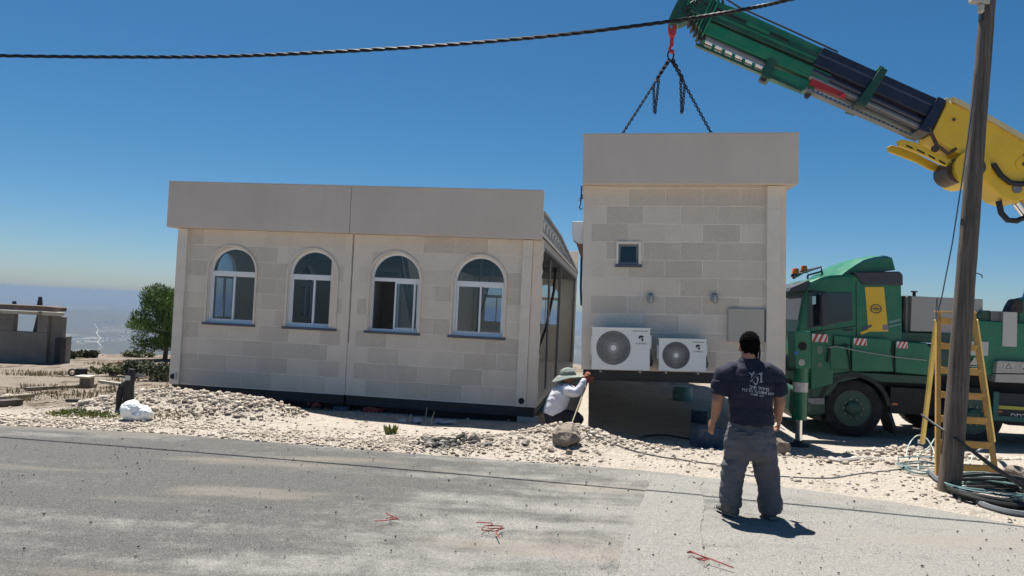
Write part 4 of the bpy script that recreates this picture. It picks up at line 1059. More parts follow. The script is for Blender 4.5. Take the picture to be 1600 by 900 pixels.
# ---------------------------------------------------------------- things in the shade below the hanging module
blue = mat('blue_plastic', (.012, .05, .10), .4, var=.2, vscale=3, dust=.3); teal = mat('teal_plastic', (.10, .28, .33), .45, var=.2, vscale=4, dust=.4)
def drum(px, py, w, h, m, label, name='barrel', horizontal=False, Y=None):
    p = ground_hit(px, py) if Y is None else at(px, py, Y); p.z = H(p.x, p.y)-.01; k = p.y/FPX; rr = w*k/2; hh = h*k
    o = MB().lathe([(rr*.9, 0), (rr, .02), (rr, hh*.3), (rr*1.04, hh*.33), (rr, hh*.36), (rr, hh*.64), (rr*1.04, hh*.67), (rr, hh*.7), (rr, hh*.95), (rr*.92, hh)], (0, 0, 0), 'z', 28)
    o = o.build(name, m, None, smooth=True, loc=p); tag(o, label, 'barrel'); return o
drum(1066, 625, 30, 22, teal, 'teal plastic barrel standing under the far part of the hanging module')
drum(846, 640, 36, 24, teal, 'teal plastic tub beside the open corner of the left building behind the worker', 'tub')
def crate(px, py, w, h, d, m, label, Y=None, rz=0.1):
    p = ground_hit(px, py); k = p.y/FPX; w *= k; h *= k; r = empty('crate', label, 'crate', p, (0, 0, rz))
    q = MB(); t = .012; q.box(-w/2, w/2, 0, t, 0, h); q.box(-w/2, w/2, d-t, d, 0, h); q.box(-w/2, -w/2+t, t, d-t, 0, h); q.box(w/2-t, w/2, t, d-t, 0, h); q.box(-w/2+t, w/2-t, t, d-t, 0, t); q.build('crate_body', m, r, .003)
    q = MB(); q.box(-w/2-.008, w/2+.008, -.008, d+.008, h-.025, h-.0) ; q.build('rim', m, r, .002)
    q = MB()
    for i in range(5): x = -w/2+w*(i+.5)/5; q.box(x-.006, x+.006, -.006, 0, .02, h-.03)
    q.build('rib', m, r)
    return r
crate(1110, 701, 40, 30, .35, blue, 'blue plastic crate in the shade behind the man near the hanging module')
crate(1092, 662, 24, 20, .3, blue, 'small blue crate deeper in the shade under the hanging module', rz=-.2)
def cable_on_ground(name, pts, rad, m, label, cat, lift=0.0, jit=0, closed=False, seg=6, sub=8):
    P = []
    Q = [ground_hit(*p[:2])+Vector((0, 0, p[2] if len(p) > 2 else 0)) for p in pts]
    n = len(Q)
    for i in range(n-1):
        p0, p1, p2, p3 = Q[max(i-1, 0)], Q[i], Q[i+1], Q[min(i+2, n-1)]
        for k in range(sub):
            t = k/sub; P.append(.5*((2*p1)+(-p0+p2)*t+(2*p0-5*p1+4*p2-p3)*t*t+(-p0+3*p1-3*p2+p3)*t**3))
    P.append(Q[-1])
    for v in P: v.z = max(v.z, H(v.x, v.y)+rad*.8)
    o = MB().tube(P, rad, seg).build(name, m, None, smooth=True); tag(o, label, cat); return o
cable_on_ground('black_hose', [(988, 690), (1005, 684, .02), (1040, 683, .03), (1085, 688)], .016, BLACK, 'black hose lying in the shade under the hanging module', 'hose')
# wooden posts sticking out of rubble in front of left building
def stick(px, py, py1, label, dx=2):
    p = ground_hit(px, py); k = p.y/FPX; h = (py-py1)*k
    tag(MB().tube([(0, 0, -.03), (dx*k*.4, 0, h*.5), (dx*k, .01, h)], [.007, .006, .005], 5).build('stick', mat('dry_twig', (.42, .38, .30), .9), None, loc=p), label, 'stick')
stick(664, 661, 637, 'thin upright twig in the rubble, left of the taller twig pair'); stick(672, 664, 643, 'thin leaning twig, right one of the pair in front of the dark base', 6); stick(640, 661, 647, 'short thin twig left of the twig pair in front of the dark base')
for i, (px, py, w, h) in enumerate(((628, 661, 14, 8), (652, 662, 20, 11), (700, 664, 26, 9), (686, 663, 14, 11))):
    stone(px, py, w, h, mat('pale_grey_stone', (.36, .37, .40), .9, var=.2), ('small pale grey stone at the shade line, leftmost of four', 'rounded pale grey stone at the shade line, second of four', 'flat pale grey stone at the shade line, rightmost of four', 'pointed pale grey stone at the shade line, third of four')[i], 'stone', i+1)
# concrete block supporting the right corner
p = LF.w((-.02, .12, -.30)); p.z = H(p.x, p.y)-.02
tag(MB().box(-.17, .17, -.12, .12, 0, OL.z-.165-p.z).build('concrete_block', mat('grey_block', (.34, .34, .33), .9, var=.2, bump=.4), None, .01, loc=p, rot=(0, 0, LY)), 'grey block wedged under the right corner of the left building', 'block')

# ================================================================ crane truck
def hitp(F, pts, yl=0.0): return [F.hit(px, py, yl) for px, py in pts]
GREENP = mat('green_truck_paint', (.008, .155, .080), .38, var=.12, vscale=2.0, spec=.5, dust=.22, dustcol=(.25, .27, .2))
GREEND = mat('dark_green_paint', (.008, .060, .036), .4, var=.12, vscale=2.5, dust=.2, dustcol=(.2, .22, .17))
NAVY = mat('navy_black_paint', (.012, .014, .032), .35, var=.15, vscale=3, dust=.12, dustcol=(.16, .17, .2))
YEL = mat('yellow_crane_paint', (.80, .50, .03), .42, var=.08, vscale=2, dust=.10, dustcol=(.45, .36, .2))
CHASS = mat('chassis_black', (.016, .017, .018), .6, var=.3, vscale=4, dust=.3, dustcol=(.16, .14, .12))
TYRE = mat('tyre_rubber', (.016, .016, .017), .85, var=.2, bump=.4, bscale=40, dust=.4, dustcol=(.16, .145, .125))
CHROME = mat('chrome_rod', (.75, .76, .78), .15, metal=1); GREYM = mat('grey_metal', (.22, .22, .225), .45, metal=.4, var=.15)
BEIGE = mat('beige_grey_cabinet', (.36, .35, .335), .55, var=.06, vscale=1.5, dust=.2, dustcol=(.3, .27, .22)); DGREY = mat('dark_grey_cabinet', (.13, .13, .135), .5, var=.1)
LGREY = mat('light_grey_cabinet', (.48, .47, .46), .5, var=.05); WHITEP = mat('white_reflector', (.75, .74, .72), .4); REDP = mat('red_reflector', (.55, .03, .03), .4)
DGLASS = mat('tinted_cab_glass', (.012, .018, .03), .06, spec=.8); DPL = mat('dark_grey_plastic', (.045, .048, .06), .5); ORANGE = mat('orange_lens', (.75, .16, .02), .3)
OT = at(1333, 681, 13.8); TY = R(-8); OT.z = H(OT.x, OT.y)
TF = Frame(OT, TY)
truck = empty('crane_truck', 'big green lorry whose raised green, black and yellow crane arm holds the hanging module', 'crane truck', OT, (0, 0, TY))
def tprism(name, pts, y0, y1, m, parent=None, bevel=.012, yl=None):
    q = hitp(TF, pts, y0 if yl is None else yl); o = MB().prism(q, y0, y1).build(name, m, parent or truck, bevel); return o
def cab():
    side = [(1249, 601), (1240, 560), (1243, 521), (1250, 500), (1257, 452), (1263, 441), (1282, 433), (1300, 430), (1340, 428), (1409, 428), (1411, 532), (1408, 560), (1300, 601)]
    c = tprism('cab', side, .06, 2.42, GREENP, bevel=.05)
    tprism('roof_fairing', [(1333, 425), (1406, 424), (1411, 429), (1411.5, 446), (1348, 445)], .03, 2.45, DPL, c, .02)
    # spoiler: curved shell
    top = [(1294, 430), (1312, 417), (1332, 407), (1352, 400), (1372, 396), (1391, 394.5)]; q = hitp(TF, top, .2)
    bot = hitp(TF, [(1396, 422), (1345, 426), (1318, 430)], .2)
    m = MB(); n = 9; yc = 1.24; ws = [.25+.0*i for i in range(len(q))]
    prof = q+bot; vs = []
    for j in range(n+1):
        t = -1+2*j/n; y = yc+t*1.05; dz = -.10*abs(t)**3
        vs += [(x+.10*abs(t)**3*(1 if i < 3 else .3), y, z+(dz if i < len(q) else 0)) for i, (x, z) in enumerate(prof)]
    k = len(prof); fs = [(j*k+i, j*k+(i+1) % k, (j+1)*k+(i+1) % k, (j+1)*k+i) for j in range(n) for i in range(k)]+[tuple(range(k)), tuple(range((n+1)*k-1, n*k-1, -1))]
    m.add(vs, fs).build('roof_spoiler', GREENP, c, smooth=True, ang=30)
    m = MB()
    for px in (1356, 1368, 1380): 
        x, z = TF.hit(px, 423.5, .3); m.box(x-.02, x+.02, .3, .34, z-.04, z+.02)
    m.build('spoiler_strut', GREYM, c)
    # glass
    g = tprism('side_window', [(1263, 458), (1331, 456), (1332, 500), (1318, 503), (1290, 508), (1262, 514)], .05, .058, DGLASS, c, .004)
    w = hitp(TF, [(1257, 455), (1251.5, 500)], .06); x0, z1 = w[0]; x1, z0 = w[1]
    MB().add([(x0-.012, .16, z1-.05), (x0-.012, 2.3, z1-.05), (x1-.035, 2.3, z0), (x1-.035, .16, z0), (x0+.02, .16, z1-.05), (x0+.02, 2.3, z1-.05), (x1+.0, 2.3, z0), (x1+.0, .16, z0)], [(0, 1, 2, 3), (4, 7, 6, 5), (0, 3, 7, 4), (1, 5, 6, 2), (0, 4, 5, 1), (3, 2, 6, 7)]).build('windshield', mat('windshield_glass', (.10, .17, .20), .05, spec=.8), c)
    tprism('sun_visor', [(1232, 455), (1236, 449), (1262, 438), (1266, 441), (1258, 455)], .02, 2.44, DPL, c, .01, .06)
    # door seam and handle
    m = MB(); m.prism(hitp(TF, [(1337, 440), (1338, 440), (1338.6, 525), (1337.6, 525)], .06), .055, .062); m.prism(hitp(TF, [(1260, 519), (1337, 509), (1337, 510.2), (1260, 520.4)], .06), .055, .062); m.build('door_seam', HOLE, c)
    x, z = TF.hit(1326, 516, .03); MB().box(x-.09, x+.09, .03, .058, z-.015, z+.015).build('door_handle', DPL, c, .006)
    # yellow band with round emblem
    tprism('yellow_band', [(1351.5, 448.5), (1381, 448.5), (1388, 518), (1357, 518)], .052, .062, YEL, c, 0)
    x, z = TF.hit(1369, 482.5, .04); em = mat('emblem_grey', (.10, .085, .06), .5); m = MB()
    for k in range(32):
        a, b = 2*math.pi*k/32, 2*math.pi*(k+1)/32
        m.prism([(x+rr*math.cos(t)*1.15, z+rr*math.sin(t)) for rr, t in ((.068, a), (.088, a), (.088, b), (.068, b))], .046, .0515)
    m.box(x-.062, x+.062, .045, .051, z-.014, z+.014); m.box(x-.035, x+.035, .045, .051, z-.04, z-.03); m.box(x-.035, x+.035, .045, .051, z+.03, z+.04); m.build('emblem', em, c)
    # stickers below the band
    for (p, col, nm) in (([(1344, 519), (1358, 514), (1359, 518), (1346, 523)], YEL, 'sticker'), ([(1348, 512), (1362, 507), (1362, 511), (1349, 515)], mat('blue_grey_sticker', (.06, .09, .14), .5), 'sticker'), ([(1388, 502), (1407, 498), (1407, 501), (1389, 506)], mat('pale_sticker', (.14, .28, .27), .5), 'sticker'), ([(1389, 509), (1407, 505), (1407, 508), (1389, 512)], MATS['pale_sticker'], 'sticker'), ([(1379, 508), (1388, 507), (1388, 515), (1380, 516)], mat('mauve_sticker', (.25, .2, .24), .5), 'sticker')):
        tprism(nm, p, .044, .050, col, c, 0)
    # mirrors on their arm
    mr = tprism('mirror', [(1283, 462), (1287, 458), (1294, 460), (1295, 508), (1284, 511)], -.26, -.12, DPL, c, .02)
    tprism('mirror_glass', [(1269, 463), (1275, 462), (1275, 475), (1269, 476)], -.24, -.20, mat('mirror_face', (.40, .52, .52), .1, metal=.6), mr, .004)
    x, z = TF.hit(1270, 457, -.1); x2, z2 = TF.hit(1290, 457, -.18); x3, _ = TF.hit(1260, 457, .05); m = MB(); m.tube([(x3+.05, .07, z+.02), (x, -.1, z+.03), (x2, -.18, z+.01)], .018, 7); m.tube([(x, -.1, z+.03), (x-.02, -.21, z-.05), (x-.01, -.21, z-.18)], .014, 6); m.build('mirror_arm', DPL, mr)
    # beacons and light bar frame
    x, z = TF.hit(1243, 430, 1.0)
    for (px, py, yy) in ((1243, 430, .9), (1256, 425, 1.9)):
        x, z = TF.hit(px, py, yy); x += .0; b = MB().lathe([(.075, -.02), (.085, 0), (.085, .02)], (x, yy, z), 'z', 18).build('beacon', DPL, c); MB().lathe([(.07, .021), (.066, .10), (.055, .135), (.02, .14)], (x, yy, z), 'z', 18).build('beacon_lens', ORANGE, b, smooth=True)
    m = MB(); a = TF.p3(1238, 433, .5); b = TF.p3(1286, 427, .5); 
    m.tube([TF.p3(1236, 432, .9), TF.p3(1262, 424, .9), TF.p3(1283, 417, .9), TF.p3(1284, 424, .9)], .02, 6); m.tube([TF.p3(1262, 430, .9), TF.p3(1284, 424, .9)], .02, 6); m.tube([TF.p3(1283, 417, .9)+Vector((0, 1.2, 0)), TF.p3(1283, 417, .9)], .016, 6); m.tube([TF.p3(1240, 434, 1.2), TF.p3(1254, 426, 1.9)], .03, 6)
    m.tube([TF.p3(1262, 430, .9), TF.p3(1262, 436, .9)], .02, 6); m.tube([TF.p3(1284, 424, .9), TF.p3(1286, 433, .9)], .02, 6)
    m.build('light_bar', DPL, c)
    # bumper and lights
    tprism('bumper', [(1236, 606), (1233, 640), (1240, 655), (1290, 648), (1290, 604)], .02, 2.46, GREEND, c, .04)
    b = MB(); p = TF.p3(1236, 620, .12); b.box(p.x-.03, p.x+.1, .2, .55, p.z-.08, p.z+.12); b.build('headlight', mat('headlight_glass', (.5, .52, .54), .08, spec=.8), c, .02)
    tprism('step', [(1262, 622), (1288, 622), (1288, 632), (1262, 632)], -.02, .3, GREYM, c, .006)
cab()
def hazard(px0, px1, py0, py1, yl):
    x0, z1 = TF.hit(px0, py0, yl); x1, z0 = TF.hit(px1, py1, yl); P = MB().box(x0, x1, yl-.006, yl, z0, z1).build('hazard_plate', WHITEP, truck); m = MB(); w = x1-x0; h = z1-z0; s = .42*h
    for k in range(3):
        a = x0+w*(.02+k*.36); q = [(a, z0), (a+.17*w, z0), (min(a+.17*w+s, x1), z1), (min(a+s, x1-.001), z1)]; m.prism(q, yl-.0095, yl-.0065)
    m.build('red_stripe', REDP, P)
def body():
    # chassis, side lockers, arches
    Lx = 9.6
    m = MB(); m.box(-1.0, Lx, .75, .95, .62, .95); m.box(-1.0, Lx, 1.55, 1.75, .62, .95)
    for k in range(9): m.box(-.8+k*1.2, -.7+k*1.2, .95, 1.55, .66, .9)
    m.box(.75, 1.6, .35, 2.2, .45, .95); m.box(2.9, Lx-.2, .5, 2.1, .35, .62); m.build('chassis', CHASS, truck, .01)
    tprism('side_locker', [(1267, 519), (1296, 524), (1302, 545), (1302, 600), (1267, 610)], -.03, .5, GREENP, bevel=.015)
    tprism('side_locker', [(1297, 541), (1328, 540), (1329, 577), (1297, 577)], -.045, .4, GREENP, bevel=.012)
    tprism('side_locker', [(1303, 524), (1330, 526), (1330, 539), (1303, 539)], .0, .4, GREENP, bevel=.012)
    tprism('side_locker', [(1331, 527), (1388, 529), (1393, 534), (1397, 581), (1331, 580)], -.05, .5, GREENP, bevel=.018)
    tprism('side_locker', [(1399, 534), (1448, 536), (1454, 543), (1455, 587), (1399, 582)], -.05, .5, GREENP, bevel=.018)
    tprism('side_locker', [(1457, 538), (1516, 541), (1516, 585), (1457, 587)], -.02, .5, GREEND, bevel=.012)
    tprism('side_locker', [(1518, 500), (1700, 512), (1700, 590), (1518, 586)], -.0, .5, GREENP, bevel=.012)
    tprism('deck', [(1409, 519), (1700, 528), (1700, 545), (1409, 534)], .1, 2.4, GREEND, bevel=.01)
    tprism('lower_sill', [(1268, 602), (1300, 586), (1330, 581), (1455, 588), (1455, 600), (1380, 597), (1345, 590), (1310, 598), (1296, 618), (1268, 622)], .01, .3, GREEND, bevel=.01)
    for (a, b, c_, d, y) in ((1269, 1293, 521.5, 535, -.034), (1334, 1354, 528.3, 540, -.054), (1401, 1418, 533.5, 544.5, -.054)): hazard(a, b, c_, d, y)
    # wear marks
    sc = mat('scuffed_primer', (.20, .27, .20), .7, var=.3)
    for (px, py, rx, rz, yl) in ((1281, 547, .05, .08, -.034), (1281, 570, .045, .045, -.034)):
        x, z = TF.hit(px, py, yl); m = MB(); m.prism([(x+rx*math.cos(a*.4488), z+rz*math.sin(a*.4488)) for a in range(14)], yl-.004, yl); m.build('round_sticker', sc, truck)
    # dark arch and mudguards
    x0 = 0; m = MB(); n = 14
    for k in range(n):
        a, b = R(8)+R(164)*k/n, R(8)+R(164)*(k+1)/n
        m.prism([(x0+rr*math.cos(t), .53+rr*math.sin(t)) for rr, t in ((.585, a), (.66, a), (.66, b), (.585, b))], .0, .62)
    m.build('mudguard', CHASS, truck)
    m = MB(); m.prism([(.60, .5), (.67, .5), (.80, .12), (.74, .10)], .03, .6); m.build('mud_flap', BLACK, truck)
    m = MB(); m.prism([(-.62, .55), (-.68, .55), (-.60, .25), (-.55, .26)], .03, .5); m.build('mud_flap', BLACK, truck)
    x, z = TF.hit(1397, 631, .1); MB().box(x-.05, x+.05, .06, .1, z-.02, z+.02).build('marker_lamp', ORANGE, truck, .005)
    # exhaust and cabinets behind the cab
    m = MB(); a = TF.p3(1417, 464, .3); b = TF.p3(1416, 523, .3); m.tube([b, a], .055, 14); m.build('exhaust_stack', GREYM, truck, smooth=True)
    tprism('black_rack', [(1410, 462), (1424, 462), (1423, 524), (1409, 524)], .45, 2.2, CHASS, bevel=.01)
    tprism('cabinet', [(1424.5, 462.5), (1463.5, 464.5), (1463, 519), (1422.5, 517.5)], .14, 2.2, BEIGE, bevel=.012)
    tprism('cabinet', [(1465, 464.5), (1536, 467.5), (1536, 486), (1521, 501), (1519, 528), (1464.5, 526)], .15, 2.2, BEIGE, bevel=.012)
    x, z = TF.hit(1430, 460, .3); MB().lathe([(.03, -.05), (.03, .04), (.06, .045), (.06, .065)], (x, .35, z), 'z', 12).build('filler_cap', CHASS, truck)
    tprism('green_frame', [(1524, 494), (1535, 485), (1547, 485), (1547, 536), (1520, 534)], .08, 2.0, GREEND, bevel=.01)
    tprism('cabinet', [(1548, 486), (1567, 486.5), (1567, 546), (1546, 545)], .05, 1.9, DGREY, bevel=.01)
    tprism('cabinet', [(1568, 487), (1590, 488), (1589, 542), (1566, 541)], -.02, 1.8, LGREY, bevel=.008)
    tprism('cabinet', [(1515, 533), (1545, 534), (1544, 556), (1514, 555)], -.04, .1, LGREY, bevel=.006)
    tprism('crane_base', [(1592, 474), (1598, 466), (1720, 440), (1740, 590), (1588, 590)], .18, .5, GREENP, bevel=.03)
    tprism('valve_block', [(1574, 488), (1578, 478), (1584, 468), (1592, 466), (1600, 470), (1600, 489)], .12, .35, CHASS, bevel=.03)
    # toolbox with warning signs
    tb = tprism('toolbox', [(1558, 565), (1563, 563.5), (1690, 570), (1690, 584), (1556, 583)], -.12, .4, mat('toolbox_grey', (.40, .385, .36), .5, var=.06), bevel=.012)
    tprism('toolbox_base', [(1556, 584.5), (1690, 586), (1690, 602), (1555, 597)], -.11, .4, mat('toolbox_grey', None), tb, .008)
    def tri(px, py, s, yl):
        x, z = TF.hit(px, py, yl); P = MB().box(x-s*1.3, x+s*1.3, yl-.003, yl, z-s*.95, z+s*.95).build('warning_sign', LGREY if px > 1550 else mat('sign_yellow', (.55, .5, .3), .5), truck); m = MB()
        q = [(x-s, z-s*.75), (x+s, z-s*.75), (x, z+s*.85)]; c_ = (x, z-s*.22)
        for k in range(3):
            a, b = q[k], q[(k+1) % 3]; m.prism([a, b, (c_[0]+(b[0]-c_[0])*.72, c_[1]+(b[1]-c_[1])*.72), (c_[0]+(a[0]-c_[0])*.72, c_[1]+(a[1]-c_[1])*.72)], yl-.0065, yl-.0035)
        m.build('triangle', mat('sign_brown', (.12, .07, .04), .6), P)
    tri(1576, 572, .062, -.124); tri(1603, 574, .062, -.124)
    x, z = TF.hit(1523, 567, -.03); m = MB(); m.prism([(x-.11, z-.07), (x+.11, z-.07), (x, z+.11)], -.035, -.028); m.build('warning_sign', mat('faded_sign', (.5, .48, .38), .5), truck)
    MB().prism([(x-.09, z-.055), (x+.09, z-.055), (x+.08, z-.04), (x-.08, z-.04)], -.039, -.036).build('sign_bar', HOLE, truck)
    # low side guard with lettering
    gq = MB(); x0, z1 = TF.hit(1553, 612, -.05); _, z0 = TF.hit(1553, 657, -.05); x1, _ = TF.hit(1690, 612, -.05); 
    gq.box(x0, x0+.09, -.05, .0, z0, z1); gq.box(x0+.09, x1, -.045, -.01, z0, z0+.09); gq.build('side_guard', mat('teal_guard_paint', (.015, .11, .10), .5, var=.15), truck, .004)
    _, zy = TF.hit(1560, 636, -.05); MB().box(x0+.09, x1, -.05, -.015, zy-.032, zy+.03).build('guard_bar', mat('yellow_bar', (.48, .44, .06), .5, var=.1), truck, .004)
    MB().box(x0+.09, x1, .0, .02, z0+.09, z1-.02).build('guard_panel', mat('guard_black', (.012, .018, .024), .6), truck)
    text_mesh('חסר', 'lettering', truck, (TF.hit(1592, 654, -.02)[0], -.004, TF.hit(1592, 654.5, -.02)[1]), .145, WHITEP, ext=.001)
    x, z = TF.hit(1562, 643, -.03); MB().box(x-.05, x+.05, -.02, -.004, z-.02, z+.02).build('marker_lamp', mat('dull_orange', (.4, .08, .03), .4), truck)
    MB().box(-.55, 9.4, .62, .66, .62, 1.42).build('inner_skirt', CHASS, truck)
    # crane hydraulics hung on the side
    m = MB(); m.tube([TF.p3(1293, 543, -.08), TF.p3(1306, 541, -.1), TF.p3(1345, 549, -.09), TF.p3(1400, 558, -.08), TF.p3(1448, 563, -.08)], .011, 6); m.build('side_cable', mat('grey_cable', (.34, .36, .33), .6), truck)
    m = MB(); m.tube([TF.p3(1296, 543, -.07), TF.p3(1294, 560, -.09), TF.p3(1293, 566, -.06)], .022, 7); m.tube([TF.p3(1397, 536, -.06), TF.p3(1393, 548, -.07), TF.p3(1396, 560, -.07), TF.p3(1399, 582, -.06)], .014, 6); m.tube([TF.p3(1322, 536, -.06), TF.p3(1327, 560, -.08), TF.p3(1329, 580, -.06)], .014, 6); m.build('hydraulic_hose', BLACK, truck, smooth=True)
body()
def wheel(x, y, side):
    w = MB(); r = .53
    w.lathe([(.325, .06), (.33, 0), (.36, -.005), (.47, -.02), (.515, 0), (.53, .04), (.53, .26), (.515, .3), (.47, .315), (.33, .30), (.325, .24), (.325, .06)], (x, y, r), 'y', 48, cap=False)
    o = w.build('wheel', TYRE, truck, smooth=True)
    d = -1 if side < 0 else 1; y0 = y+.02 if side < 0 else y+.28
    t = MB()
    for k in range(40):
        a = 2*math.pi*k/40
        for yy in (.05, .175): t.beam((x+.526*math.cos(a), y+yy, r+.526*math.sin(a)), (x+.526*math.cos(a+.05), y+yy+.10, r+.526*math.sin(a+.05)), .03, .012, up=(math.cos(a), 0, math.sin(a)))
    t.build('tread', TYRE, o)
    rm = MB(); rm.lathe([(.33, y0-y), (.32, y0-y-.012*-d), (.29, y0-y-.05*d), (.22, y0-y-.07*d), (.21, y0-y-.02*d), (.14, y0-y+.0*d), (.13, y0-y+.05*d), (.10, y0-y+.07*d), (.02, y0-y+.075*d)], (x, y, r), 'y', 36)
    ro = rm.build('rim', mat('green_rim', (.015, .075, .05), .45, var=.2, dust=.4, dustcol=(.2, .19, .16)), o, smooth=True)
    bt = MB()
    for k in range(10):
        a = 2*math.pi*k/10; bt.lathe([(.016, 0), (.016, .03)], (x+.175*math.cos(a), y0-.045 if d < 0 else y0, r+.175*math.sin(a)), 'y', 6)
    bt.build('wheel_nut', GREYM, o)
    g = MB(); g.tube([(x+.325*math.cos(2*math.pi*k/32), y0-.002, r+.325*math.sin(2*math.pi*k/32)) for k in range(33)], .008, 5, False); g.build('rim_ring', GREYM, o)
x2 = TF.hit(1519, 640, .1)[0]
for x in (0, x2, 5.3, 6.65):
    wheel(x, .06, -1); wheel(x, 2.14, 1)
m = MB()
for x in (0, x2, 5.3, 6.65): m.tube([(x, .3, .53), (x, 2.2, .53)], .08, 10)
m.build('axle', CHASS, truck)

# outrigger leg pushed out towards the module
def outrigger(pxl, Y, extra=''):
    pass
p = at(1251, 712, 11.9); gz = H(p.x, p.y); RF = Frame((p.x, p.y, gz), 0)
o = truck; inv = TF.i
def in_truck(v): return inv @ Vector(v)
def rprism(name, pts, y0, y1, m, parent, bevel=.01):
    q = [RF.hit(px, py, y0) for px, py in pts]; mb = MB().prism(q, y0, y1); mb.v = [tuple(in_truck(RF.w(v))) for v in mb.v]; return mb.build(name, m, parent, bevel)
def rlathe(name, prof, cx, cy, cz, m, parent, seg=24):
    mb = MB().lathe(prof, (cx, cy, cz), 'z', seg); mb.v = [tuple(in_truck(RF.w(v))) for v in mb.v]; return mb.build(name, m, parent, smooth=True)
xl = RF.hit(1253.5, 630, -.1)[0]; zt = RF.hit(1254, 575, -.1)[1]; zm = RF.hit(1254, 657, -.1)[1]
stab = rlathe('stabiliser_leg', [(.11, zm), (.115, zm+.01), (.115, zt-.02), (.12, zt)], xl, 0, 0, GREENP, truck)
rprism('leg_head', [(1241, 517.5), (1267, 518), (1268, 576), (1243, 576)], -.16, .14, GREENP, stab, .015)
rprism('leg_beam', [(1244, 560), (1266, 560), (1266, 582), (1244, 582)], .142, 2.6, GREEND, stab, .01)
zb0 = RF.hit(1254, 613, -.1)[1]; zb1 = RF.hit(1254, 598, -.1)[1]; rlathe('reflective_band', [(.1175, zb0), (.1175, zb1)], xl, 0, 0, mat('pale_band', (.55, .5, .48), .5, var=.25, vscale=7), stab)
xr = RF.hit(1251.8, 680, -.1)[0]
rlathe('piston_rod', [(.055, .06), (.055, zm-.002)], xr, 0, 0, CHROME, stab); rlathe('foot', [(.07, .0), (.17, .012), (.17, .035), (.08, .06), (.06, .10)], xr, 0, .0, CHASS, stab)
def rdisc(name, px, py, r, m, yl=-.162):
    x, z = RF.hit(px, py, yl); mb = MB().lathe([(r, -.004), (r, 0)], (x, yl, z), 'y', 24); mb.v = [tuple(in_truck(RF.w(v))) for v in mb.v]; mb.build(name, m, stab)
rdisc('socket_hole', 1254, 541, .068, HOLE); rdisc('round_plate', 1252.5, 566.5, .052, mat('worn_plate', (.38, .38, .35), .6, var=.3, vscale=9)); rprism('blue_sticker', [(1241, 549), (1247, 549), (1248, 554), (1241, 554)], -.166, -.161, mat('blue_sticker', (.02, .14, .40), .5), stab, 0)
rprism('lug', [(1240, 636), (1244, 636), (1244, 642), (1240, 642)], -.05, .05, GREEND, stab, 0); rprism('lug', [(1262, 630), (1268, 630), (1267, 644), (1262, 642)], -.05, .05, GREEND, stab, 0)
o = rprism('yellow_plate', [(1232, 548), (1240, 546), (1240, 561), (1232, 561)], .9, .95, YEL, stab, 0)

# ---------------------------------------------------------------- crane arm
OA = at(1062, 25, 15.4); BF = Frame(OA, R(-7.6))
binv = inv @ BF.m
def bpx(t, n): return 1287+.908*t-.418*n*1.0, 82+.418*t+.908*n          # along / across the arm, in photo pixels
def arm(name, pts, y0, y1, m, parent=None, bevel=.012, tn=True):
    q = [BF.hit(*(bpx(*p) if tn else p), 0) for p in pts]; mb = MB().prism(q, y0, y1); mb.v = [tuple(binv @ Vector(v)) for v in mb.v]; return mb.build(name, m, parent or truck, bevel)
def armtube(name, pts, y, rad, m, parent=None, tn=True, seg=12):
    q = []
    for p in pts:
        x, z = BF.hit(*(bpx(*p) if tn else p), 0); q.append((x, y, z))
    mb = MB().tube(q, rad, seg); mb.v = [tuple(binv @ Vector(v)) for v in mb.v]; return mb.build(name, m, parent or truck, smooth=True)
# yellow knuckle
yb = arm('knuckle_arm', [(1468, 167), (1480, 169), (1540, 200), (1600, 236), (1690, 284), (1730, 320), (1730, 400), (1690, 392), (1640, 352), (1602, 320), (1590, 312), (1575, 321), (1553, 314), (1534, 296), (1520, 282), (1500, 250), (1480, 243), (1443, 218), (1452, 200)], -.34, .34, YEL, bevel=.03, tn=False)
arm('top_plate', [(1474, 160), (1484, 163), (1540, 193), (1600, 228), (1692, 278), (1690, 285), (1600, 237), (1540, 201), (1478, 168)], -.40, .40, mat('pale_yellow_plate', (.62, .52, .30), .5, var=.08), yb, .006, False)
arm('arm_lug', [(1466, 167), (1467, 160), (1471, 159), (1474, 168)], -.3, .3, mat('pale_yellow_plate', None), yb, .004, False); arm('arm_lug', [(1474, 168), (1475, 162), (1479, 161), (1482, 170)], -.3, .3, MATS['pale_yellow_plate'], yb, .004, False)
def armdisc(name, px, py, r0, y0, y1, m, parent, r1=None):
    x, z = BF.hit(px, py, 0); mb = MB().lathe([(r0, y0), (r1 or r0, y1)], (x, 0, z), 'y', 32); mb.v = [tuple(binv @ Vector(v)) for v in mb.v]; return mb.build(name, m, parent, smooth=True)
RUST = mat('greasy_brown_steel', (.10, .06, .04), .5, metal=.4, var=.3, vscale=6)
armdisc('pivot_boss', 1504, 268, .33, -.42, .42, YEL, yb); armdisc('pivot_pin', 1508, 268, .17, -.47, -.425, RUST, yb); armdisc('hose_wheel', 1489, 270, .25, -.30, .30, RUST, yb); armdisc('pivot_bolt', 1574, 300, .085, -.37, -.345, GREYM, yb); armdisc('pivot_bolt', 1585, 262, .04, -.36, -.345, RUST, yb); armdisc('pivot_bolt', 1478, 194, .03, -.36, -.345, RUST, yb); armdisc('pivot_bolt', 1586, 248, .025, -.36, -.345, RUST, yb); armdisc('pivot_boss', 1583, 262, .13, -.352, -.342, YEL, yb)
armtube('arm_hose', [(1536, 262), (1548, 280), (1562, 291), (1580, 293), (1610, 285)], -.39, .05, BLACK, yb, False); armtube('arm_hose', [(1552, 316), (1556, 335), (1566, 346), (1580, 347), (1592, 342), (1602, 350)], -.2, .055, BLACK, yb, False)
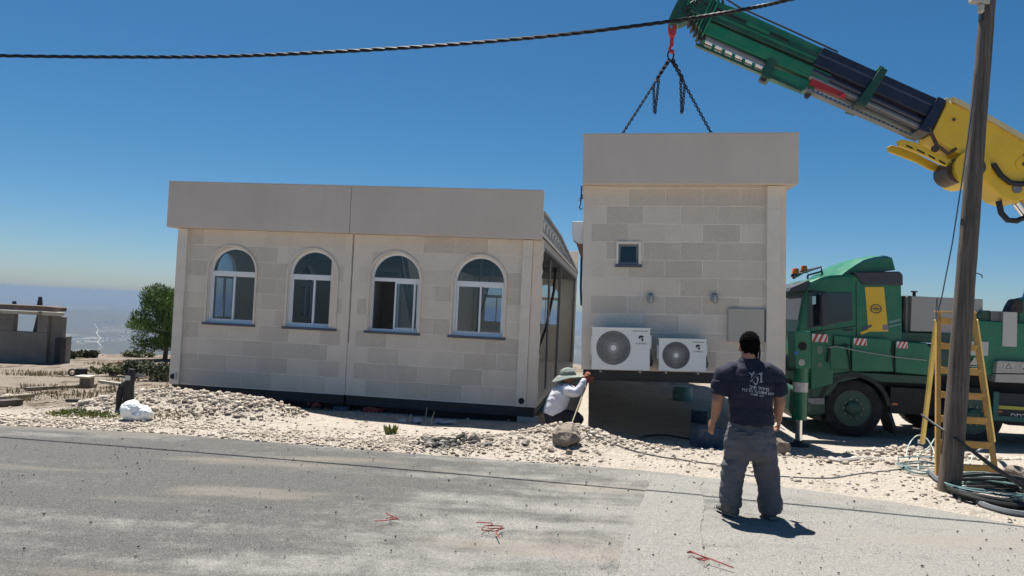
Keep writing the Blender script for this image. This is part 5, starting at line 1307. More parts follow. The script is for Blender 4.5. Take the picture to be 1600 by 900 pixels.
armtube('knuckle_cylinder', [(1584, 318), (1625, 372), (1680, 440)], -.12, .09, CHROME, yb, False, 16); armtube('knuckle_cylinder', [(1596, 312), (1640, 368), (1695, 436)], .14, .09, CHROME, yb, False, 16)
# yellow slotted bracket
for y in (-.3, .22):
    m = MB(); 
    def bx(a, b, n0, n1): return [(a, n0), (b, n0), (b, n1), (a, n1)]
    fr = arm('slotted_bracket', [(1393, 226), (1400, 223), (1420, 227), (1478, 256), (1476, 266), (1462, 262), (1440, 250), (1396, 233)], y, y+.08, YEL, yb, .01, False)
    if y < 0:
        for (a, b) in (((1406, 231), (1416, 235)), ((1422, 237), (1434, 243)), ((1440, 246), (1450, 251)), ((1456, 254), (1466, 259))):
            arm('slot', [(a[0], a[1]), (b[0], b[1]), (b[0]+1.5, b[1]+3.6), (a[0]+1.5, a[1]+3.6)], y-.004, y-.001, HOLE, fr, 0, False)
armtube('bracket_hose', [(1440, 205), (1452, 232), (1470, 246), (1482, 238)], -.33, .035, RUST, yb, False); armdisc('bracket_roller', 1450, 238, .07, -.34, -.31, RUST, yb); armdisc('bracket_roller', 1429, 228, .05, -.34, -.31, YEL, yb)
# dark outer boom
nb = arm('outer_boom', [(-6, 3), (196, 1), (190, 33), (-10, 33)], -.30, .30, NAVY, bevel=.02)
arm('boom_flange', [(-4, -2), (196, -3), (196, 3), (-4, 3)], -.16, .16, NAVY, nb, .004); arm('boom_edge', [(-8, 14), (192, 13), (192, 16), (-8, 17)], -.315, -.301, mat('blue_grey_edge', (.05, .06, .10), .4), nb, 0)
armtube('extension_cylinder', [(-6, 40), (188, 40)], -.18, .075, mat('navy_tube', (.03, .035, .06), .3, spec=.6), nb); armtube('extension_cylinder', [(-6, 50), (182, 50)], -.20, .065, GREYM, nb); armtube('extension_cylinder', [(-6, 46), (184, 46)], .18, .09, GREYM, nb)
for (a, b) in ((184, 198),): arm('boom_collar', [(a, 0), (b, 0), (b-2, 56), (a-6, 58)], -.36, .36, NAVY, nb, .01)
arm('green_clamp', [(86, -4), (97, -4), (90, 60), (74, 62)], -.38, .38, GREEND, nb, .012); arm('clamp_lug', [(84, -8), (92, -8), (92, -3), (84, -3)], -.3, -.1, GREENP, nb, .004)
rl = arm('hose_rail', [(-5, 69), (176, 66), (176, 70), (-5, 73.5)], -.30, -.10, GREYM, nb, .003)
for k in range(24): arm('rail_clip', [(-2+k*7.4, 68), (1.5+k*7.4, 68), (1.5+k*7.4, 70.5), (-2+k*7.4, 70.5)], -.306, -.301, mat('clip_dark', (.05, .05, .055), .5), rl, 0)
arm('red_panel', [(-2, 52), (54, 51), (50, 59), (-2, 63)], -.26, -.1, mat('red_paint', (.36, .02, .02), .4), nb, .006); armdisc('clamp_bolt', 1309, 158, .05, -.36, -.3, REDP, nb)
# green telescopic sections: nested boxes with stepped collars towards the tip
secs = [(-3, -118, 0, 34), (-6, -172, 3, 34), (-8, -190, 6, 36)]
g1_ = arm('boom_section', [(12, 1), (12, 12), (-205, 14), (-196, 4), (-150, 1)], -.20, .20, GREENP, bevel=.012)
g2_ = arm('boom_section', [(18, 13.5), (18, 30), (-216, 36), (-214, 14)], -.27, .27, GREEND, bevel=.012)
arm('section_edge', [(12, 21), (12, 24), (-190, 28), (-190, 25)], -.285, -.271, GREENP, g2_, 0); arm('section_edge', [(-60, 14), (-60, 17), (-200, 19), (-200, 16)], -.285, -.271, HOLE, g2_, 0)
arm('section_rib', [(-130, 15), (-90, 15), (-90, 20), (-128, 21)], -.29, -.272, GREENP, g2_, 0)
g3_ = arm('boom_section', [(24, 34), (24, 52), (-182, 57), (-182, 38)], -.24, .24, GREENP, bevel=.012)
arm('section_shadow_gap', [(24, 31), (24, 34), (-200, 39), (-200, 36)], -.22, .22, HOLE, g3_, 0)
armtube('extension_cylinder', [(-176, 61), (-70, 60)], -.12, .075, GREYM, g3_, seg=14); armtube('extension_cylinder', [(-176, 66.5), (-72, 66.5)], -.18, .035, mat('bright_rod', (.85, .86, .88), .25, metal=.6), g3_, seg=12); armtube('extension_cylinder', [(-176, 62), (-70, 62)], .12, .08, GREYM, g3_, seg=14)
rl2 = arm('hose_rail', [(-186, 77), (-8, 74), (-8, 78), (-186, 81)], -.28, -.16, GREEND, g3_, .004)
for k in range(7): arm('rail_strut', [(-180+k*17, 68), (-175+k*17, 68), (-173+k*17, 78), (-178+k*17, 78)], -.26, -.18, GREENP, rl2, .003)
arm('green_bracket', [(-76, 52), (-62, 52), (-60, 82), (-74, 83)], -.30, .1, GREEND, g3_, .01); arm('rail_foot', [(-74, 82), (-64, 82), (-65, 88), (-72, 88)], -.26, -.16, CHASS, g3_, .004); arm('rail_foot', [(-2, 76), (8, 75), (6, 82), (0, 82)], -.26, -.16, CHASS, g3_, .004)
arm('lower_section', [(-62, 60), (10, 55), (6, 72), (-62, 76)], -.22, .05, GREENP, g3_, .01)
# stepped collars
rs = random.Random(3)
for k in range(9):
    t = -184-k*5.2; w = .33-.018*k; top_ = 2+k*2.0; bot_ = 62-k*4.4
    arm('section_collar', [(t, top_), (t+3.4, top_), (t+3.4, bot_), (t, bot_)], -w, w, GREEND if k % 2 else GREENP, g2_, .006)
for k in range(7):
    t = -176-k*7.0; arm('collar_claw', [(t, 4+k*1.2), (t-3, -4+k*1.3), (t+2, -1+k*1.3), (t+4, 5+k*1.2)], -.2, .2, CHASS, g2_, .004); arm('collar_claw', [(t-6, 60-k*5.0), (t-1, 60-k*5.0), (t-5, 69-k*4.6), (t-8, 67-k*4.6)], -.2, .2, CHASS, g2_, .004)
armtube('hose_guard', [(-150, -5), (-60, -6), (18, -6), (19, 2)], -.12, .018, BLACK, g1_, seg=6); armtube('hose_guard', [(-194, 0), (-186, -9), (-172, -8), (-150, -5)], -.12, .018, BLACK, g1_, seg=6); armtube('tip_hose', [(-214, 20), (-206, 2), (-198, 14), (-192, -2)], -.25, .02, GREYM, g1_, seg=6); armtube('tip_hose', [(-220, 26), (-214, 14), (-212, 28), (-203, 10)], -.28, .018, BLACK, g1_, seg=6)
# tip plate, pin, hook
tp = arm('boom_tip', [(1064, -8), (1058, 4), (1049, 22), (1044, 34), (1044.5, 41), (1060, 42), (1072, 37), (1092, 34), (1104, 40), (1110, 10), (1092, 8), (1084, -3), (1076, -10)], -.14, .14, GREEND, None, .02, False)
HK = mat('red_hook_paint', (.33, .03, .035), .4, var=.2, vscale=9)
h = arm('hook', [(1043.5, 42), (1045, 38), (1056, 39), (1057, 45), (1056, 54), (1053, 59), (1047, 59), (1044, 53)], -.07, .07, HK, None, .02, False)
armtube('hook_shank', [(1050, 57), (1049.5, 66), (1049, 73)], 0, .042, HK, h, False); armtube('hook_bowl', [(1049, 71), (1046, 76), (1047, 82), (1050, 83), (1053, 79)], 0, .03, HK, h, False, 10); armdisc('hook_pin', 1048, 44, .03, -.10, .10, CHROME, h)
# main column off to the right, out of the photo's edge
arm('main_boom', [(1650, 440), (1665, 400), (1700, 290), (1755, 300), (1750, 420), (1700, 560), (1645, 560)], -.35, .35, GREENP, None, .03, False)
armtube('lift_cylinder', [(1592, 480), (1604, 448), (1640, 372), (1680, 330)], -.2, .10, mat('blue_steel', (.05, .12, .26), .3, metal=.3), None, False, 16)

# ---------------------------------------------------------------- chain sling
def sling():
    c = BF.w((*[BF.hit(1048, 86, 0)[0]], 0, BF.hit(1048, 86, 0)[1])); r = empty('chain_sling', 'dark steel lifting chains with a ring, between the red hook and the hanging module', 'chain', c)
    ch = mat('chain_steel', (.03, .033, .045), .45, metal=.6); m = MB()
    m.tube([(.062*math.cos(t*.3927), 0, .0+.112*math.sin(t*.3927)) for t in range(17)], .017, 8, False); m.build('ring', ch, r, smooth=True)
    for s, px, loop in ((-1, 962, (1024, 148)), (1, 1113, (1062, 152))):
        a = MF.w((-.10 if s < 0 else MW+.02, 2.8, MT+.2)); m = MB(); st = Vector((s*.02, 0, -.11)); end = a-c
        chain_links(m, [st, end], .085, .0105)
        k1 = st.lerp(end, .16); chain_links(m, [st+Vector((s*.02, -.03, 0)), k1+Vector((s*.01, -.03, 0))], .10, .016)
        m.tube([st, st.lerp(end, .04)], .03, 8)
        k0 = st.lerp(end, .19); lz = -.56; chain_links(m, [k0, k0+Vector((-s*.03, -.02, lz)), k0+Vector((s*.05-s*.10, -.03, lz-.03)), k0+Vector((-s*.10, -.03, .12))], .085, .0105)
        m.build('chain_leg', ch, r)
        print('chain px target', px)
sling()

# ================================================================ pole, overhead cable, ladder, loose cables
pb = ground_hit(1482, 768)
def pole_material():
    m, nt, b = newmat('weathered_pole_wood'); tc = nd(nt, 'ShaderNodeTexCoord'); pos = tc.outputs['Object']
    mp = nd(nt, 'ShaderNodeMapping'); mp.inputs['Scale'].default_value = (30, 30, 1.1); nt.links.new(pos, mp.inputs[0])
    g = noise(nt, mp.outputs[0], 1.5, 8, .7); c = ramp(nt, g, [(.3, (.045, .035, .029)), (.5, (.125, .10, .083)), (.72, (.21, .178, .15))])
    c = mixc(nt, maprange(nt, noise(nt, pos, 3, 6, .7), .5, .7, 0, .45), c, (.06, .05, .045))
    nt.links.new(c, b.inputs['Base Color']); b.inputs['Roughness'].default_value = .92
    bp = nd(nt, 'ShaderNodeBump', i_Strength=1.0, i_Distance=.02); nt.links.new(g, bp.inputs['Height']); nt.links.new(bp.outputs[0], b.inputs['Normal']); return m
WOOD = pole_material()
PY = pb.y
def pole():
    r = empty('utility_pole', 'leaning grey brown wooden utility pole standing beside the yellow ladder', 'utility pole', pb); P = []; rr = []
    pix = [(1482, 775), (1489, 700), (1496.5, 600), (1504, 500), (1511.5, 400), (1519, 300), (1527, 200), (1535.5, 100), (1544, 0), (1552, -100), (1560, -200)]
    rs = random.Random(2)
    for i, (px, py) in enumerate(pix):
        q = at(px, py, PY)-pb; P.append(q); rr.append((16.5-7.2*i/10)*PY/FPX)
    # subdivide
    PP = []; RR = []
    for i in range(len(P)-1):
        for k in range(4): t = k/4; PP.append(P[i].lerp(P[i+1], t)+Vector((rs.uniform(-.003, .003), 0, 0))); RR.append((rr[i]*(1-t)+rr[i+1]*t)*rs.uniform(.985, 1.015))
    PP.append(P[-1]); RR.append(rr[-1])
    MB().tube(PP, RR, 18).build('pole_shaft', WOOD, r, smooth=True, ang=60)
    q = at(1533, 6, PY)-pb; m = MB(); m.beam(q+Vector((-.14, -.04, .02)), q+Vector((.05, -.04, .0)), .07, .06); m.build('insulator_bracket', mat('pale_insulator', (.5, .46, .38), .5), r, .006)
    q2 = at(1527, 14, PY)-pb; MB().lathe([(.02, -.05), (.035, -.03), (.03, 0), (.035, .02), (.02, .05)], q2+Vector((0, -.06, -.02)), 'z', 12).build('insulator', mat('pale_insulator', None), r, smooth=True)
    q3 = at(1532, 24, PY)-pb; m = MB(); m.beam(q3+Vector((.0, -.02, .05)), q3+Vector((-.005, -.02, -.07)), .05, .03); m.build('clamp', DSTEEL, r)
    m = MB(); q = at(1524, 427, PY)-pb; m.tube([q+Vector((-.02, -.05, .0)), q+Vector((.02, -.07, -.02)), q+Vector((.03, -.07, -.05))], .006, 5); m.build('nail', RUST, r)
    return r
pole()
def overhead():
    pts = [(-500, 70), (-200, 82), (0, 87), (180, 89), (350, 88), (520, 81), (700, 70), (880, 54), (1050, 33), (1150, 17), (1235, -1), (1400, -45), (1550, -95)]
    P = [at(px, py, 10.0-1.45*min(1.15, px/1200)) for px, py in pts]; P[-1] = at(1556, -100, PY-.12)
    Q = []
    n = len(P)
    for i in range(n-1):
        p0, p1, p2, p3 = P[max(i-1, 0)], P[i], P[i+1], P[min(i+2, n-1)]
        for k in range(26): t = k/26; Q.append(.5*((2*p1)+(-p0+p2)*t+(2*p0-5*p1+4*p2-p3)*t*t+(-p0+3*p1-3*p2+p3)*t**3))
    m = MB()
    for s in range(3):
        S_ = []; 
        for i, q in enumerate(Q):
            a = i*.75+s*2.094; S_.append(q+Vector((0, math.cos(a)*.013, math.sin(a)*.013)))
        m.tube(S_, .0125, 6)
    o = m.build('overhead_cable', mat('cable_black', (.016, .016, .02), .55, spec=.3), None, smooth=True); tag(o, 'thick twisted black overhead cable crossing the sky above the buildings', 'cable')
overhead()
YW = mat('ladder_yellow_wood', (.56, .29, .06), .6, var=.2, vscale=6, dust=.3, dustcol=(.5, .42, .3)); YW2 = mat('ladder_bright_yellow', (.66, .50, .13), .5, var=.1)
def ladder():
    b = ground_hit(1466, 752); r = empty('step_ladder', 'yellow wooden A-frame step ladder standing behind the utility pole', 'ladder', b); F = Frame(b, 0); Yt = b.y
    def P(px, py, dy=0): return at(px, py, Yt+dy)-b
    g0 = P(1466, 752); m = MB()
    tops = .0
    def lean(py): return .55*(752-py)/265                    # front frame leans back as it rises
    def Q(px, py): return at(px, py, Yt+lean(py))-b
    MB().beam(Q(1465, 752), Q(1466, 487), .055, .03, (0, 1, 0)).build('rail', YW, r, .004); MB().beam(Q(1558, 757), Q(1520, 487), .055, .03, (0, 1, 0)).build('rail', YW, r, .004)
    for py in (501, 540, 578, 616, 654, 692, 729):
        l = 1466; rr_ = 1520+(py-487)*.141; MB().beam(Q(l+2, py), Q(rr_-1, py+4), .05, .075).build('rung', YW, r, .004)
    back = lambda px, py: at(px, py, Yt+lean(487)+ (py-487)/206*1.0)-b
    MB().beam(back(1464, 500), back(1441, 693), .05, .04, (0, 1, 0)).build('rear_leg', YW2, r, .004); MB().beam(back(1524, 500), back(1552, 690), .05, .04, (0, 1, 0)).build('rear_leg', YW2, r, .004)
    MB().beam(back(1455, 575), back(1536, 578), .03, .03).build('rear_brace', YW, r)
    MB().beam(Q(1462, 487), Q(1523, 489), .09, .02).build('top_cap', YW, r, .004)
    m = MB(); q = back(1441, 692); m.box(q.x-.05, q.x+.03, q.y-.02, q.y+.02, q.z-.01, q.z+.035); m.build('rear_foot', mat('pale_foot', (.6, .56, .48), .7), r)
    m = MB(); m.beam(Q(1463, 480), Q(1463, 500), .02, .05); m.build('hinge', GREYM, r)
ladder()
o = MB().tube([at(1526, 115, PY-.15), at(1505, 270, PY-.1), at(1488, 380, PY+.2), at(1472, 462, PY+.5), at(1466, 486, PY+.62)], .0065, 6).build('tie_rope', mat('blue_grey_rope', (.05, .07, .10), .7), None); tag(o, 'thin dark rope running down from the utility pole to the ladder top', 'rope')
a = at(1462, 664, PY+.1); b_ = ground_hit(1612, 776); o = MB().tube([at(1440, 648, PY+.5), a, at(1500, 690, PY-.14), at(1550, 728, PY-.2), b_+Vector((0, 0, .05)), b_+Vector((.5, 0, .0))], [.012, .013, .017, .024, .028, .028], 8).build('black_strut_cable', BLACK, None, smooth=True); tag(o, 'straight thick black cable slanting down to the right across the pole foot', 'cable')
HOSE = mat('grey_hose', (.13, .14, .15), .55, var=.1); TEAL = mat('teal_hose', (.14, .24, .24), .5, var=.2, vscale=6); PALEH = mat('pale_green_hose', (.42, .47, .42), .5)
cable_on_ground('thick_hose', [(1452, 742, .04), (1470, 756, .03), (1500, 762, .05), (1510, 770, .03), (1530, 790, .03), (1570, 803, .02), (1640, 812)], .030, HOSE, 'thick grey hose bending round the pole foot and running out of the photo', 'hose')
cable_on_ground('thick_hose', [(1500, 758, .06), (1503, 775, .03), (1522, 782, .03), (1560, 788, .03), (1640, 800)], .026, HOSE, 'second thick grey hose inside the bend of the first', 'hose')
rs = random.Random(11)
def coil(px, py, rx, ry, n, rad, m, label, name='hose_coil'):
    c = ground_hit(px, py); P = []
    for i in range(n*26):
        a = 2*math.pi*i/26; q = 1+.16*math.sin(i*.23)+.05*math.sin(i*.61); x = c.x+rx*math.cos(a)*q+.05*math.sin(i*.11); y = c.y+ry*math.sin(a)*q; P.append((x, y, H(x, y)+.02+.015*(i//26)+.012*math.sin(i*.7)+(.09 if (i//26) % 3 == 1 and math.sin(a) > .6 else 0)))
    o = MB().tube(P, rad, 6).build(name, m, None, smooth=True); tag(o, label, 'hose')
coil(1560, 775, .42, .30, 7, .009, TEAL, 'tangled thin teal hose heaped right of the pole foot'); coil(1585, 782, .5, .36, 5, .019, BLACK, 'loops of black hose under the teal tangle right of the pole')
coil(1448, 738, .25, .2, 4, .007, TEAL, 'small teal hose tangle between ladder and dirt, left of the pole')
cable_on_ground('hose_loop', [(1415, 722), (1419, 709, .10), (1432, 704, .2), (1447, 706, .18), (1460, 717, .08), (1462, 724)], .008, PALEH, 'pale hose arching over the dirt left of the ladder', 'hose')
cable_on_ground('hose_loop', [(1435, 735), (1433, 718, .06), (1438, 716, .05), (1452, 712, .12), (1462, 704, .2), (1470, 716)], .009, PALEH, 'pale forked hose end between the hose arch and the ladder', 'hose')
cable_on_ground('hose_loop', [(1515, 766), (1514, 748, .12), (1524, 735, .22), (1545, 732, .24), (1543, 745, .12), (1528, 760)], .008, PALEH, 'pale hose loop standing up behind the pole foot, in front of the lowest rung', 'hose')
cable_on_ground('hose_loop', [(1487, 778), (1492, 766, .05), (1500, 760, .08), (1506, 772, .03), (1499, 782)], .014, PALEH, 'pale knotted hose end against the front of the pole foot', 'hose')
cable_on_ground('pipe', [(1296, 719), (1320, 722), (1370, 719), (1410, 722), (1440, 727)], .026, mat('dusty_white_pipe', (.5, .47, .42), .6, var=.15), 'dusty white pipe lying on the dirt between stabiliser leg and ladder', 'pipe')
cable_on_ground('ground_rope', [(1140, 738), (1180, 745), (1230, 746), (1300, 748), (1345, 741), (1400, 735), (1445, 733)], .008, HOSE, 'thin grey rope on the dirt from the man towards the ladder', 'rope')
o = MB().tube([MF.w((.12, .05, -.12)), at(908, 622, 10.9), at(894, 660, 10.4)], .008, 6).build('guide_rope', mat('tan_rope', (.35, .29, .20), .8), None); tag(o, 'tan guide rope hanging from the lower left corner of the hanging module', 'rope')
cable_on_ground('ground_rope', [(894, 662), (915, 672), (940, 687), (985, 704), (1040, 716), (1140, 728)], .009, mat('dark_rope', (.10, .09, .08), .8), 'dark rope on the dirt running right from the dirt heap', 'rope')
# red tie wires on the road
RW = mat('red_plastic_wire', (.30, .06, .05), .5, var=.3, vscale=14)
def wire(pts, label, rad=.0045):
    P = [on0(px, py, .03+rad+(.012 if i % 2 else 0)) for i, (px, py) in enumerate(pts)]; o = MB().tube(P, rad, 5).build('tie_wire', RW, None); tag(o, label, 'wire', 'red wires on the road')
wire([(603, 802), (612, 806), (623, 811), (612, 812), (608, 809), (618, 808), (605, 813), (586, 814)], 'small bent red wire on the road, leftmost of three')
wire([(745, 816), (768, 817), (770, 820), (756, 822), (752, 828), (772, 830), (788, 825), (764, 826), (762, 821), (784, 822), (775, 832), (780, 840)], 'tangled red wire on the road, middle one of three')
wire([(1085, 864), (1074, 863), (1079, 861), (1094, 868), (1108, 873), (1100, 876), (1088, 872), (1110, 873), (1146, 887)], 'long bent red wire on the road, nearest to the man', .0055)

# ================================================================ people
def loft(m, rings, seg=20):
    """rings: (centre, rx, ry[, side vector]) – elliptical sections"""
    C_ = [Vector(r[0]) for r in rings]; n = len(C_); vs = []
    for i, r in enumerate(rings):
        t = (C_[min(i+1, n-1)]-C_[max(i-1, 0)]).normalized(); s = Vector(r[3]) if len(r) > 3 else Vector((1, 0, 0))
        s = (s-t*s.dot(t)); s = s.normalized() if s.length > 1e-5 else t.orthogonal().normalized(); f = t.cross(s)
        for k in range(seg): th = 2*math.pi*k/seg; vs.append(C_[i]+s*math.cos(th)*r[1]+f*math.sin(th)*r[2])
    fs = [(i*seg+k, i*seg+(k+1) % seg, (i+1)*seg+(k+1) % seg, (i+1)*seg+k) for i in range(n-1) for k in range(seg)]+[tuple(range(seg-1, -1, -1)), tuple(range((n-1)*seg, n*seg))]
    m.add(vs, fs)
def ball(m, c, r, sz=(1, 1, 1)):
    c = Vector(c); n = 10; k = 14; vs = [c+Vector((0, 0, r*sz[2]))]
    for i in range(1, n):
        a = math.pi*i/n
        for j in range(k): b = 2*math.pi*j/k; vs.append(c+Vector((r*sz[0]*math.sin(a)*math.cos(b), r*sz[1]*math.sin(a)*math.sin(b), r*sz[2]*math.cos(a))))
    vs.append(c-Vector((0, 0, r*sz[2]))); fs = [(0, 1+j, 1+(j+1) % k) for j in range(k)]
    for i in range(n-2): fs += [(1+i*k+j, 1+(i+1)*k+j, 1+(i+1)*k+(j+1) % k, 1+i*k+(j+1) % k) for j in range(k)]
    L = len(vs)-1; fs += [(L, 1+(n-2)*k+(j+1) % k, 1+(n-2)*k+j) for j in range(k)]; m.add(vs, fs)
def limb(m, pts):
    for i, (p, r) in enumerate(pts):
        ball(m, p, r)
        if i: 
            a, ra = Vector(pts[i-1][0]), pts[i-1][1]; b = Vector(p); loft(m, [(a, ra, ra, (1, 0, .01)), (a.lerp(b, .5), (ra+r)/2, (ra+r)/2, (1, 0, .01)), (b, r, r, (1, 0, .01))], 14)
def hand(m, wrist, dirv, palm_n, side, curl=.5, s=1.0, thumb=1):
    """dirv towards the fingers, palm_n out of the palm, side towards the thumb"""
    w = Vector(wrist); d = Vector(dirv).normalized(); n = Vector(palm_n).normalized(); n = (n-d*n.dot(d)).normalized(); q = d.cross(n).normalized()*(1 if Vector(side).dot(d.cross(n)) > 0 else -1)
    loft(m, [(w-d*.01*s, .026*s, .019*s, q), (w+d*.03*s, .036*s, .017*s, q), (w+d*.065*s, .041*s, .015*s, q), (w+d*.088*s, .038*s, .012*s, q)], 14)
    for k, (o, L) in enumerate(((.030, .070), (.010, .078), (-.010, .072), (-.029, .056))):
        b = w+d*.078*s+q*o*s; a = 0; P = [(b-d*.02*s, .0095*s)]; dd = d.copy()
        for j, f in enumerate((.45, .32, .23)):
            a = curl*(.45+.5*j)*(1+.08*k); dd = (d*math.cos(a)+n*math.sin(a)).normalized(); b = b+dd*L*f*s; P.append((b, (.0092-.0010*(j+1))*s))
        limb(m, P)
    b = w+d*.022*s+q*.026*s; P = [(b, .013*s)]
    for j, L in enumerate((.036, .030, .022)):
        dd = (d*(.75+.15*j)+q*(.75-.35*j)+n*(.25+.2*j)).normalized(); b = b+dd*L*s; P.append((b, (.0115-.001*j)*s))
    limb(m, P)
def head(m, c, fw, up, s=1.0):
    """skull, jaw, nose, ears. c = centre of head"""
    c = Vector(c); f = Vector(fw).normalized(); u = Vector(up).normalized(); r = f.cross(u).normalized(); M = Matrix((r, f, u)).transposed()
    n0 = len(m.v)
    ball(m, (0, -.012, .025), .092, (.84, 1.05, 1.0)); ball(m, (0, .012, -.035), .075, (.82, .95, 1.05)); ball(m, (0, .04, -.083), .036, (1.1, .8, .8))
    loft(m, [((0, .088, .02), .007, .007), ((0, .103, -.012), .012, .011), ((0, .108, -.03), .016, .010), ((0, .09, -.038), .014, .008)], 10)
    ball(m, (0, .088, -.058), .016, (1.3, .5, .55)); ball(m, (0, .083, .03), .03, (1.6, .35, .3))
    for sx in (-1, 1): ball(m, (sx*.079, -.008, -.008), .026, (.35, .75, 1.15)); ball(m, (sx*.045, .06, -.03), .03, (1, .7, .8))
    for i in range(n0, len(m.v)): v = M @ (Vector(m.v[i])*s)+c; m.v[i] = tuple(v)
    return M
def skinm(name, col): return mat(name, col, .55, var=.08, vscale=14, spec=.35)
def wrinkle(o, amp, f, seed, zlo=-9, zhi=9, sx=1.0):
    co = np.empty(len(o.data.vertices)*3); o.data.vertices.foreach_get('co', co); co = co.reshape(-1, 3)
    no = np.empty(len(o.data.vertices)*3); o.data.vertices.foreach_get('normal', no); no = no.reshape(-1, 3)
    a = fbm(co[:, 0]*f*sx+co[:, 2]*f*.7+co[:, 1]*f*.6, co[:, 2]*f*1.1-co[:, 0]*f*.5, seed, 3)
    ridge = 1-2*np.abs(a); w = ((co[:, 2] > zlo) & (co[:, 2] < zhi)).astype(float)
    co = co+no*(ridge*amp*w)[:, None]; o.data.vertices.foreach_set('co', co.ravel()); o.data.update()

SKIN = skinm('tanned_skin', (.33, .165, .105)); HAIR = mat('short_dark_hair', (.004, .0035, .0035), 1.0, var=.4, vscale=60, bump=.8, bscale=260, spec=.05)
def standing_man():
    Y = 6.47; fo = at(1172, 803, Y); fo.z = .012; F = Frame(fo, 0)
    def P(px, py, y=0): x, z = F.hit(px, py, y); return Vector((x, y, z))
    r = empty('person', 'man standing on the road with his back turned, in navy t-shirt and grey work trousers', 'person', fo)
    LS, RS = P(1134, 583), P(1209, 587); LE, RE_ = P(1121, 625, -.03), P(1219, 628, -.02); LW, RW_ = P(1115.5, 655, .04), P(1216.5, 656, .08)
    hc = P(1170, 541, .02); neck = P(1170, 562, -.02)
    LH, RH = P(1153, 680), P(1191, 684); LK, RK = P(1147, 732, .02), P(1197, 741, .02); LA, RA = P(1142, 783, -.01), P(1203, 797, -.02)
    b = MB()
    head(b, hc, (0.02, 1, 0.0), (-.02, -.03, 1), 1.0)
    limb(b, [(P(1170, 550, -.015), .062), (neck, .064), (P(1170, 574, -.02), .07)])
    loft(b, [(P(1171, 571), .06, .06), (P(1171, 579), .19, .10), (P(1172, 598), .20, .12), (P(1173, 630), .175, .115), (P(1173, 660), .17, .12), (P(1172, 690), .18, .13)])
    limb(b, [(LS, .062), (P(1127, 603, -.01), .056), (LE, .046), (P(1119.5, 640, .02), .043), (LW, .029)]); limb(b, [(RS, .062), (P(1214, 606, -.01), .056), (RE_, .047), (P(1216, 642, .04), .043), (RW_, .029)])
    hand(b, LW, P(1112, 665, .05)-LW, (1, .4, 0), (.3, 1, 0), .55, .98); hand(b, RW_, P(1217, 667, .13)-RW_, (-1, .3, 0), (0, 1, .2), .9, .98)
    limb(b, [(LH, .09), (LK, .06), (P(1143, 758), .055), (LA, .042)]); limb(b, [(RH, .09), (RK, .06), (P(1201, 768), .055), (RA, .042)])
    body = b.build('body', SKIN, r); remesh(body, .0052, 2, factor=.4)
    e = MB()
    for sx in (-1, 1): ball(e, hc+Vector((sx*.031, .085, .005)), .012)
    e.build('eyes', mat('eye_white', (.7, .68, .65), .3), r, smooth=True)
    # hair cap
    h = MB(); ball(h, hc+Vector((0, -.022, .033)), .098, (.86, 1.03, 1.0)); ball(h, hc+Vector((0, -.045, -.02)), .078, (.93, .78, 1.0)); ball(h, hc+Vector((0, -.048, -.068)), .062, (1.05, .72, 1.0))
    hr = h.build('hair', HAIR, r); remesh(hr, .006, 2); wrinkle(hr, .006, 38, 5)
    # t-shirt
    s = MB()
    loft(s, [(P(1170, 559, -.02), .070, .068), (P(1170, 566, -.015), .10, .085), (P(1171, 574, -.012), .19, .105), (P(1172, 588, -.01), .224, .130), (P(1172, 610, -.01), .196, .138), (P(1173, 632, 0), .176, .140), (P(1174, 650, 0), .182, .158), (P(1174, 661, 0), .188, .163)], 30)
    limb(s, [(P(1145, 578, -.01), .074), (P(1131, 586, -.01), .082), (P(1125, 606, -.01), .074)]); limb(s, [(P(1199, 580, -.01), .074), (P(1211, 589, -.01), .082), (P(1216, 608, -.01), .072)])
    loft(s, [(P(1129, 594, -.01), .075, .075, (1, 0, .1)), (P(1124, 616, -.012), .076, .08, (1, 0, .1))], 16); loft(s, [(P(1212, 595, -.01), .075, .075, (1, 0, -.1)), (P(1217, 617, -.012), .074, .08, (1, 0, -.1))], 16)
    st = s.build('tshirt', mat('navy_cotton', (.009, .011, .030), .85, var=.12, vscale=8, bump=.15, bscale=300), r); remesh(st, .008, 3); wrinkle(st, .009, 6, 12, -1, P(1170, 596).z); wrinkle(st, .004, 14, 15)
    # trousers
    t = MB()
    loft(t, [(P(1173, 650, 0), .155, .125), (P(1173, 662, 0), .166, .132), (P(1172, 682, -.01), .200, .152), (P(1172, 700, -.01), .212, .155), (P(1172, 711, 0), .195, .13)], 28)
    limb(t, [(P(1154, 694, -.01), .104), (P(1149, 712, 0), .098)]); limb(t, [(P(1190, 696, -.01), .106), (P(1194, 716, 0), .098)])
    loft(t, [(P(1153, 695, 0), .102, .13), (P(1149, 716, .005), .097, .11), (P(1145, 740, .01), .084, .095), (P(1143, 762, 0), .076, .085), (P(1142, 776, 0), .088, .095), (P(1141, 787, 0), .080, .09)], 22)
    loft(t, [(P(1191, 697, 0), .104, .13), (P(1195, 720, .005), .098, .11), (P(1199, 746, .01), .086, .095), (P(1202, 770, 0), .077, .085), (P(1203, 786, 0), .090, .095), (P(1203, 799, 0), .082, .09)], 22)
    tr = t.build('trousers', mat('grey_work_cloth', (.095, .096, .108), .9, var=.2, vscale=5, bump=.2, bscale=220, dust=.25, dustcol=(.17, .165, .17)), r); remesh(tr, .009, 2); wrinkle(tr, .016, 6, 22); wrinkle(tr, .008, 14, 29)
    a = P(1208, 737, -.10); 
    q = MB()
    for k, (dx, dz, s_) in enumerate(((0, 0, .018), (.004, .022, .014), (.008, -.02, .012))): ball(q, a+Vector((dx, 0, dz)), s_, (1, .3, 1.3))
    q.build('red_stain', mat('dull_red_paint_stain', (.22, .04, .03), .8), tr)
